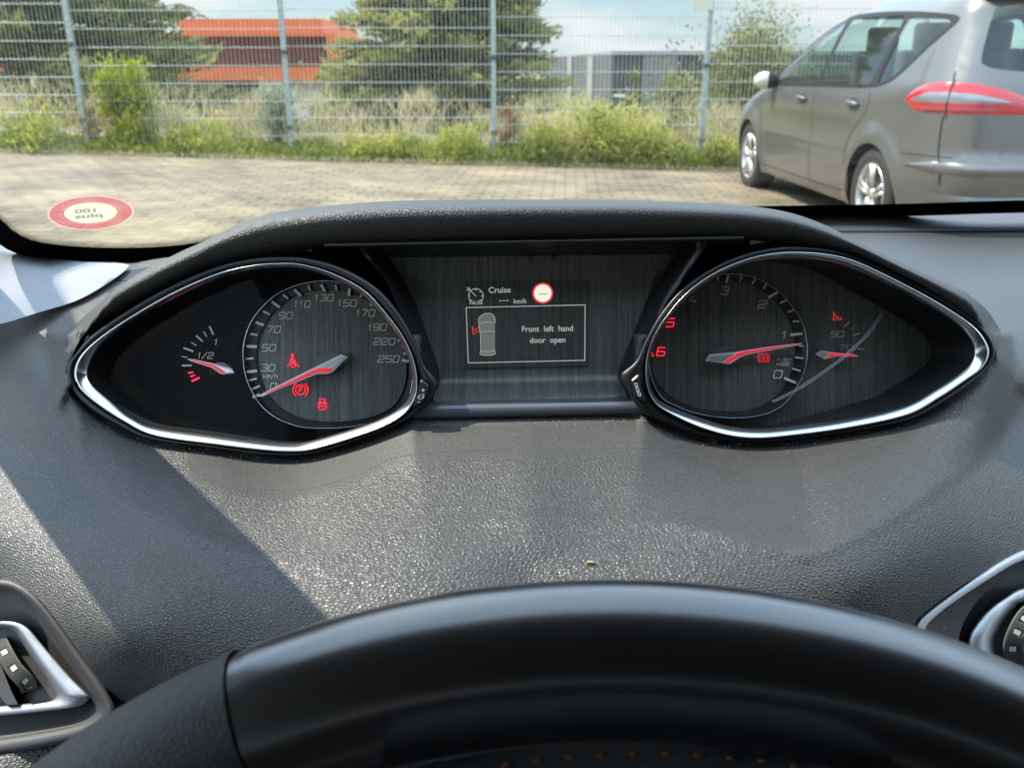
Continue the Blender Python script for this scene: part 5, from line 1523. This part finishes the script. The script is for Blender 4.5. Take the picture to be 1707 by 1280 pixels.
# ================================================================== the silver people carrier
mpvr = empty('parked_car', (0, 0, 0)); tag(mpvr, 'silver grey people carrier parked at the right, seen from its rear left corner', 'car')
def tab(zs, vs):
    c = crom(list(zip(zs, vs)), False, 12)
    return lambda z: np.interp(z, c[:, 0], c[:, 1])
W_ = tab([.16, .28, .45, .65, .85, .98, 1.06, 1.14, 1.3, 1.45, 1.54, 1.60], [.84, .895, .925, .938, .938, .930, .915, .885, .825, .765, .715, .66])
RX = tab([.16, .30, .42, .52, .62, .68, .80, .95, 1.08, 1.16, 1.30, 1.45, 1.54, 1.60], [.20, .06, .025, .0, .005, .045, .055, .07, .10, .13, .19, .25, .27, .33])
FX = tab([.16, .30, .50, .65, .78, .88, .96, 1.03, 1.10, 1.25, 1.40, 1.50, 1.56, 1.60], [4.60, 4.72, 4.77, 4.74, 4.60, 4.35, 4.05, 3.80, 3.66, 3.32, 2.95, 2.62, 2.35, 2.0])
NE = 6.0
U0 = .5 ** (1 / NE)
WHL = [(.98, .335), (3.83, .335)]
def relief(l, z):
    o = 0
    for wl, wz in WHL:
        r = np.hypot(l - wl, z - wz)
        o = o + .028 * (1 - smooth01((r - .40) / .12))
    o = o + .010 * np.exp(-((z - (.60 + .02 * (l - 2))) / .022) ** 2) * smooth01((l - 1.42) / .1) * smooth01((3.35 - l) / .1)      # rubbing strip crease
    o = o - .010 * smooth01((.86 - z) / .10) * smooth01((z - .62) / .1) * smooth01((l - 1.2) / .3) * smooth01((3.6 - l) / .3)
    return o
def side(l, z, off=0.0, s=1):
    l, z = np.asarray(l, float), np.asarray(z, float)
    a = (FX(z) - RX(z)) / 2; c = (FX(z) + RX(z)) / 2
    u = np.clip(np.abs(l - c) / a, 0, .999)
    y = W_(z) * (1 - u ** NE) ** (1 / NE) + relief(l, z) * (1 - u ** 8) + off
    return np.stack([-y * s, l, z], -1)
def rear(y, z, off=0.0):
    y, z = np.asarray(y, float), np.asarray(z, float)
    a = (FX(z) - RX(z)) / 2; c = (FX(z) + RX(z)) / 2
    u = np.clip(np.abs(y) / W_(z), 0, .999)
    return np.stack([-y, c - a * (1 - u ** NE) ** (1 / NE) - off, z], -1)
def lrear(z): return (FX(z) + RX(z)) / 2 - (FX(z) - RX(z)) / 2 * U0
def lfront(z): return (FX(z) + RX(z)) / 2 + (FX(z) - RX(z)) / 2 * U0
mcar = mat('silver_brown_metallic', (.15, .15, .15), .30, .5, spec=.4, coat=.5)
t, bs, L = nodes(mcar)
fl = N(t, 'ShaderNodeTexVoronoi', feature='F1'); fl.inputs['Scale'].default_value = 900; L.new(coords(t), fl.inputs['Vector'])
L.new(ramp(t, fl.outputs['Color'], [(.2, (.13, .129, .128)), (.8, (.18, .177, .172))]), bs.inputs['Base Color'])
mtrim = mat('window_frame_black', (.012, .012, .013), .6, spec=.3)
mgls = thin_glass('car_glass', (.80, .97, .93), film=.05, ior=1.6, film_col=(.4, .5, .48))
mrub = mat('tyre_rubber', (.025, .024, .022), .8); mall = mat('alloy', (.62, .62, .60), .3, .8)
ZT = 1.60
zz = np.linspace(.22, ZT, 60)
def win_outline(pts, n=90): return resample(crom(pts, True, 6), n, True)
band = win_outline([(3.70, 1.02), (3.0, 1.015), (2.0, 1.03), (1.20, 1.045), (.98, 1.07), (.84, 1.12), (.64, 1.28), (.475, 1.425), (.47, 1.465), (.58, 1.49), (1.0, 1.525), (1.6, 1.55), (2.2, 1.545), (2.6, 1.49), (3.05, 1.345), (3.5, 1.15), (3.72, 1.04)], 170)
wins = [('front_window', [(3.10, 1.06), (2.26, 1.06), (2.22, 1.10), (2.17, 1.40), (2.18, 1.50), (2.30, 1.505), (2.62, 1.45), (3.02, 1.30), (3.24, 1.18), (3.24, 1.07)]),
        ('rear_door_window', [(2.10, 1.06), (1.26, 1.07), (1.20, 1.10), (1.15, 1.40), (1.16, 1.495), (1.26, 1.515), (1.98, 1.52), (2.06, 1.49), (2.12, 1.15)]),
        ('quarter_window', [(1.08, 1.085), (.98, 1.095), (.88, 1.14), (.68, 1.30), (.545, 1.425), (.55, 1.45), (.66, 1.468), (1.04, 1.495), (1.07, 1.46), (1.10, 1.2)])]
tri_w = [(3.32, 1.06), (3.54, 1.065), (3.40, 1.14), (3.32, 1.17)]
for s in (1, -1):
    ol = [(float(lrear(z)), z) for z in zz] + [(l, ZT) for l in np.linspace(float(lrear(ZT)), float(lfront(ZT)), 40)[1:-1]] + [(float(lfront(z)), z) for z in zz[::-1]]
    bot = []
    for l in np.linspace(float(lfront(.22)), float(lrear(.22)), 160)[1:-1]:
        zb2 = .22
        for wl, wz in WHL:
            d = l - wl
            if abs(d) < .365: zb2 = max(zb2, wz + math.sqrt(.365 ** 2 - d * d) * .98)
        bot.append((l, zb2))
    ol += bot
    nm = 'body_side'
    patch(nm, ol, lambda v, s=s: side(v[:, 0], v[:, 1], 0, s), mcar, mpvr, [band], step=.055, aspect=.55)
    fr_ = patch('window_surround', shrink(band, band.mean(0), 1.002), lambda v, s=s: side(v[:, 0], v[:, 1], -.004, s), mtrim, mpvr, [win_outline(p, 60) for _, p in wins] + [win_outline(tri_w, 24)], step=.06)
    for wn, p in wins + [('corner_window', tri_w)]:
        patch('side_window', win_outline(p, 60), lambda v, s=s: side(v[:, 0], v[:, 1], -.010, s), mgls, mpvr, step=.07)
    # wheel arches
    for wl, wz in WHL:
        a = np.linspace(R(-18), R(198), 40)
        rim_ = np.stack([wl + .365 * np.cos(a), wz + .365 * np.sin(a) * .98], -1)
        o = side(rim_[:, 0], np.maximum(rim_[:, 1], .2), .001, s)
        i_ = o.copy(); i_[:, 0] = -s * .55
        b = MB(); b.grid(np.stack([o, i_])); b.build('wheel_arch', M['matt_black'], mpvr, True)
    # door joints
    b = MB()
    def seamline(pts, w_=.006):
        q = crom(pts, False, 10); T = np.gradient(q, axis=0); T /= np.linalg.norm(T, axis=1)[:, None]; Nn = np.stack([-T[:, 1], T[:, 0]], -1) * w_ / 2
        b.grid(np.stack([side((q + Nn)[:, 0], (q + Nn)[:, 1], .0015, s), side((q - Nn)[:, 0], (q - Nn)[:, 1], .0015, s)]))
    seamline([(2.17, 1.02), (2.16, .7), (2.17, .30)]); seamline([(1.15, 1.03), (1.14, .93), (1.22, .84), (1.40, .68), (1.46, .5), (1.5, .30)]); seamline([(3.55, 1.0), (3.50, .8), (3.40, .5), (3.40, .30)]); seamline([(1.5, .30), (2.5, .30), (3.4, .30)])
    seamline([(.62, .66), (.40, .665), (.16, .665)], .005)
    b.build('door_gap', M['matt_black'], mpvr)
    for l0 in (1.38, 2.42):
        b = MB(); p0 = side(l0, .935, .022, s); b.tube([side(l0 - .10, .93, .004, s), side(l0 - .08, .935, .026, s), side(l0, .94, .030, s), side(l0 + .08, .942, .026, s), side(l0 + .10, .942, .004, s)], [.012, .014, .016, .014, .012], 10)
        b.build('door_handle', mcar, mpvr, True)
        b = MB(); q = np.array(circ(l0, .935, .09, n=30, ry=.042)[:-1]); b.poly(side(q[:, 0], q[:, 1], .001, s)); b.build('handle_recess', mat('recess', (.10, .10, .10), .4, .5), mpvr)
    # mirror
    b = MB(); c = side(3.22, 1.06, .12, s); 
    th = np.linspace(0, np.pi, 9); ph = np.linspace(0, 2 * np.pi, 16, endpoint=False)
    b.grid(np.array([[c + np.array([.105 * math.sin(a) * math.cos(p), .075 * math.cos(a), .075 * math.sin(a) * math.sin(p)]) for p in ph] for a in th]), close_v=True)
    mi = b.build('door_mirror', mat('mirror_shell', (.60, .57, .48), .4), mpvr, True)
    b = MB(); b.grid(np.array([[c + np.array([s * .045 + .085 * math.sin(a) * math.cos(p), -.010 - .072 * math.cos(a), .072 * math.sin(a) * math.sin(p)]) for p in ph] for a in th[:5]]), close_v=True); b.build('mirror_glass', mtrim, mi, True)
    b = MB(); b.tube([side(3.25, 1.02, -.01, s), c + np.array([0, .02, -.03])], .025, 8); b.build('mirror_arm', mtrim, mi, True)
# roof cap
th = np.linspace(0, 2 * np.pi, 140, endpoint=False)
a = (FX(ZT) - RX(ZT)) / 2; c_ = (FX(ZT) + RX(ZT)) / 2; w_ = W_(ZT)
ol = np.stack([-w_ * np.sign(np.sin(th)) * np.abs(np.sin(th)) ** (2 / NE), c_ + a * np.sign(np.cos(th)) * np.abs(np.cos(th)) ** (2 / NE)], -1)
g = []
for k, dz in ((1, 0), (.97, .022), (.90, .045), (.75, .066), (.5, .080), (.2, .086), (0, .087)):
    xy = (ol - [0, c_]) * [k, k] + [0, c_]; g.append(np.c_[xy, np.full(len(xy), ZT + dz)])
b = MB(); b.grid(np.array(g), close_v=True); b.build('roof', mcar, mpvr, True)
# front lateral piece and screen
def front(y, z, off=0.0):
    p = rear(y, z, 0); zz_ = np.asarray(z, float); a = (FX(zz_) - RX(zz_)) / 2; c = (FX(zz_) + RX(zz_)) / 2
    u = np.clip(np.abs(y) / W_(zz_), 0, .999); return np.stack([-np.asarray(y, float), c + a * (1 - u ** NE) ** (1 / NE) + off, zz_], -1)
yl = lambda z: float(W_(z)) * U0
def endcap(z0, z1): return [(-yl(z), z) for z in np.linspace(z0, z1, 40)] + [(y, z1) for y in np.linspace(-yl(z1), yl(z1), 20)[1:-1]] + [(yl(z), z) for z in np.linspace(z1, z0, 40)] + [(y, z0) for y in np.linspace(yl(z0), -yl(z0), 20)[1:-1]]
patch('bonnet_and_nose', endcap(.22, 1.08), lambda v: front(v[:, 0], v[:, 1]), mcar, mpvr, step=.07)
patch('front_windscreen', endcap(1.0801, 1.53), lambda v: front(v[:, 0], v[:, 1], -.002), mgls, mpvr, step=.08)
patch('windscreen_header', endcap(1.5301, ZT), lambda v: front(v[:, 0], v[:, 1]), mcar, mpvr, step=.08)
# rear: tailgate with window hole
rwin = resample(crom([(-.665, 1.20), (-.55, 1.165), (-.2, 1.145), (.2, 1.145), (.55, 1.165), (.665, 1.20), (.66, 1.26), (.60, 1.45), (.56, 1.515), (.3, 1.535), (-.3, 1.535), (-.56, 1.515), (-.60, 1.45), (-.66, 1.26)], True, 6), 110, True)
# clip the window to the rear chart
rwin[:, 0] = np.clip(rwin[:, 0], [-yl(z) + .012 for z in rwin[:, 1]], [yl(z) - .012 for z in rwin[:, 1]])
patch('tailgate', endcap(.22, ZT), lambda v: rear(v[:, 0], v[:, 1]), mcar, mpvr, [rwin], step=.055, aspect=.5)
patch('rear_window', shrink(rwin, (0, 1.34), 1.0), lambda v: rear(v[:, 0], v[:, 1], -.006), mgls, mpvr, step=.08)
# roof spoiler lip
b = MB(); ys = np.linspace(-.62, .62, 30)
b.grid(np.array([[rear(y, 1.56, 0) + np.array([0, dy, dz]) for dy, dz in ((.10, .055), (-.03, .050), (-.085, .022), (-.08, .006), (.03, .0))] for y in ys])); b.build('roof_spoiler', mcar, mpvr, True)
# tail lamps, wrapped from the side round to the tailgate
mred = mat('lamp_red_plastic', (.45, .006, .015), .15, coat=1.0); mred.node_tree.nodes['Principled BSDF'].inputs['Emission Color'].default_value = (1, .02, .04, 1)
mclr = mat('lamp_clear', (.24, .25, .26), .15, .5, coat=1)
ds = float(lrear(1.0)); 
def wrap(q, s, off):
    """q: (distance round the corner from the side/rear boundary, height); negative = on the side"""
    q = np.asarray(q, float); out = []
    for d, z in q:
        if d <= 0: out.append(side(float(lrear(z)) - d, z, off, s))
        else: out.append(rear(s * (yl(z) - d), z, off))
    p = np.array(out); return p
for s in (1, -1):
    k = np.array
    # lower edge / upper edge profiles versus distance round the corner
    D_ = np.linspace(-.34, .42, 70)
    top = np.interp(D_, [-.34, -.31, -.25, -.16, -.05, .05, .15, .28, .42], [.985, 1.03, 1.06, 1.09, 1.100, 1.095, 1.08, 1.05, 1.00])
    bt = np.interp(D_, [-.34, -.325, -.30, -.27, -.23, -.1, .1, .42], [.975, .968, .962, .94, .928, .922, .920, .915])
    rows_ = []
    for j, kk in enumerate(np.linspace(0, 1, 12)):
        off = .012 * math.sin(math.pi * kk) ** .5 + .001
        rows_.append(wrap(np.c_[D_, bt + (top - bt) * kk], s, off))
    b = MB(); b.grid(np.array(rows_)); tlm = b.build('tail_lamp', mred, mpvr, True)
    D2 = np.linspace(-.275, .30, 50)
    top2 = np.interp(D2, [-.275, -.21, -.11, .0, .12, .30], [.992, 1.018, 1.040, 1.044, 1.032, .990]); bt2 = np.interp(D2, [-.275, -.24, 0, .30], [.988, .980, .980, .982])
    b = MB(); b.grid(np.array([wrap(np.c_[D2, bt2 + (top2 - bt2) * kk], s, .0145 + .002 * math.sin(math.pi * kk)) for kk in np.linspace(0, 1, 8)])); b.build('clear_lens', mclr, tlm, True)
    D3 = np.linspace(-.15, .22, 20)
    b = MB(); b.grid(np.array([wrap(np.c_[D3, np.full(20, .94 + .016 * kk)], s, .0150) for kk in (0, 1)])); b.build('reflector_strip', mat('dark_red', (.25, .06, .06), .3), tlm, True)
    # tailgate joint
    b = MB(); q = [(.004 + .02 * max(0, 1.0 - z), z) for z in np.linspace(.50, 1.16, 90)]
    b.grid(np.array([[wrap([(d - .002, z)], s, .003 + .015 * (.895 < z < 1.12))[0], wrap([(d + .002, z)], s, .003 + .015 * (.895 < z < 1.12))[0]] for d, z in q])); b.build('tailgate_gap', M['matt_black'], mpvr)
    # black edge of the rear window on the corner pillar
# bumper moulding
D4 = np.linspace(-.28, 2 * float(yl(.6)) + .28, 120)
def wrap2(d, z, off):
    W2 = 2 * yl(z)
    if d <= 0: return side(float(lrear(z)) - d, z, off, 1)
    if d >= W2: return side(float(lrear(z)) + (d - W2), z, off, -1)
    return rear(yl(z) - d, z, off)
b = MB(); b.grid(np.array([[wrap2(d, .60 + dz * min(1, max(.05, (min(d + .28, D4[-1] - d)) / .25)), o) for d in D4] for dz, o in ((-.035, .001), (-.022, .010), (.0, .016), (.022, .012), (.035, .001))])); b.build('bumper_strip', mcar, mpvr, True)
b = MB(); b.grid(np.array([[wrap2(d, .40 + dz, o * min(1, max(.05, (min(d + .1, D4[-1] - d - .18)) / .2))) for d in D4[14:-14]] for dz, o in ((-.05, .001), (-.02, .022), (.01, .026), (.04, .001))])); b.build('lower_bumper_strip', mcar, mpvr, True)
b = MB(); b.box((0, .22, .27), (1.5, .3, .16)); b.build('lower_valance', M['matt_black'], mpvr)
b = MB(); v = rear(np.array([-.27, .27, .27, -.27]), np.array([.76, .76, .87, .87]), .012); b.poly(v); b.build('number_plate', mat('plate', (.6, .6, .55), .4), mpvr)
# wheels
def make_wheel():
    b = MB(); n = 64; th = np.linspace(0, 2 * np.pi, n, endpoint=False)
    prof_ = [(.215, -.10), (.25, -.112), (.30, -.112), (.325, -.095), (.335, -.07), (.337, 0), (.335, .07), (.325, .095), (.30, .112), (.25, .112), (.215, .10)]
    b.grid(np.array([[(x, r * math.cos(a), r * math.sin(a)) for a in th] for r, x in prof_]), close_v=True)
    return b
for wl, wz in WHL:
    for s in (1, -1):
        cx_ = -s * .81
        b = make_wheel(); vv = [v + np.array([cx_, wl, .337]) for v in b.v]; b.v = vv
        wh = b.build('wheel', mrub, mpvr, True)
        n = 64; th = np.linspace(0, 2 * np.pi, n, endpoint=False)
        def ringm(prof, nm, m):
            b = MB(); b.grid(np.array([[(cx_ - s * x, wl + r * math.cos(a), .337 + r * math.sin(a)) for a in th] for r, x in prof]), close_v=True); return b.build(nm, m, wh, True)
        ringm([(.218, .09), (.222, .106), (.212, .108), (.200, .09), (.195, -.02), (.19, -.05)], 'rim', mall)
        b = MB()
        for q in range(5):
            for dd in (-.13, .13):
                a0 = R(90 + 72 * q)
                p0 = np.array([cx_ - s * .085, wl + .045 * math.cos(a0 + dd * 2), .337 + .045 * math.sin(a0 + dd * 2)]); p1 = np.array([cx_ - s * .095, wl + .207 * math.cos(a0 + dd), .337 + .207 * math.sin(a0 + dd)])
                b.tube([p0, (p0 + p1) / 2 + np.array([-s * .006, 0, 0]), p1], [.020, .014, .017], 6)
        b.tube([(cx_ - s * .03, wl, .337), (cx_ - s * .098, wl, .337)], .05, 20)
        b.build('spokes', mall, wh, True)
        b = MB(); b.tube([(cx_ + s * .0, wl, .337), (cx_ - s * .03, wl, .337)], .16, 28); b.build('brake_disc', mat('brake_disc', (.10, .095, .09), .5, .6), wh, True)
# interior
mseat = mat('mpv_seat', (.05, .05, .052), .9)
b = MB(); b.box((0, 2.2, .55), (1.5, 3.0, .08)); b.box((0, .75, .80), (1.4, .6, .5)); b.build('cabin_floor', M['matt_black'], mpvr)
for l0, xs_ in ((2.25, (-.38, .38)), (1.30, (-.46, 0, .46))):
    for x0 in xs_:
        b = MB(); b.box((x0, l0, .98), (.44, .13, .62)); b.box((x0, l0 - .02, 1.37), (.25, .09, .19)); b.box((x0, l0 + .25, .72), (.44, .5, .14)); o = b.build('seat', mseat, mpvr)
        bm = o.modifiers.new('bevel', 'BEVEL'); bm.width = .03; bm.segments = 3
b = MB(); b.box((0, 3.35, .98), (1.45, .4, .12)); b.build('fascia', M['matt_black'], mpvr)
mpvr.location = (3.57, 5.49, float(ground_z(3.4, 8)) - .0); mpvr.rotation_euler = (0, R(-.8), R(3.0))
mpvr.scale = (1, 1, 1.035)
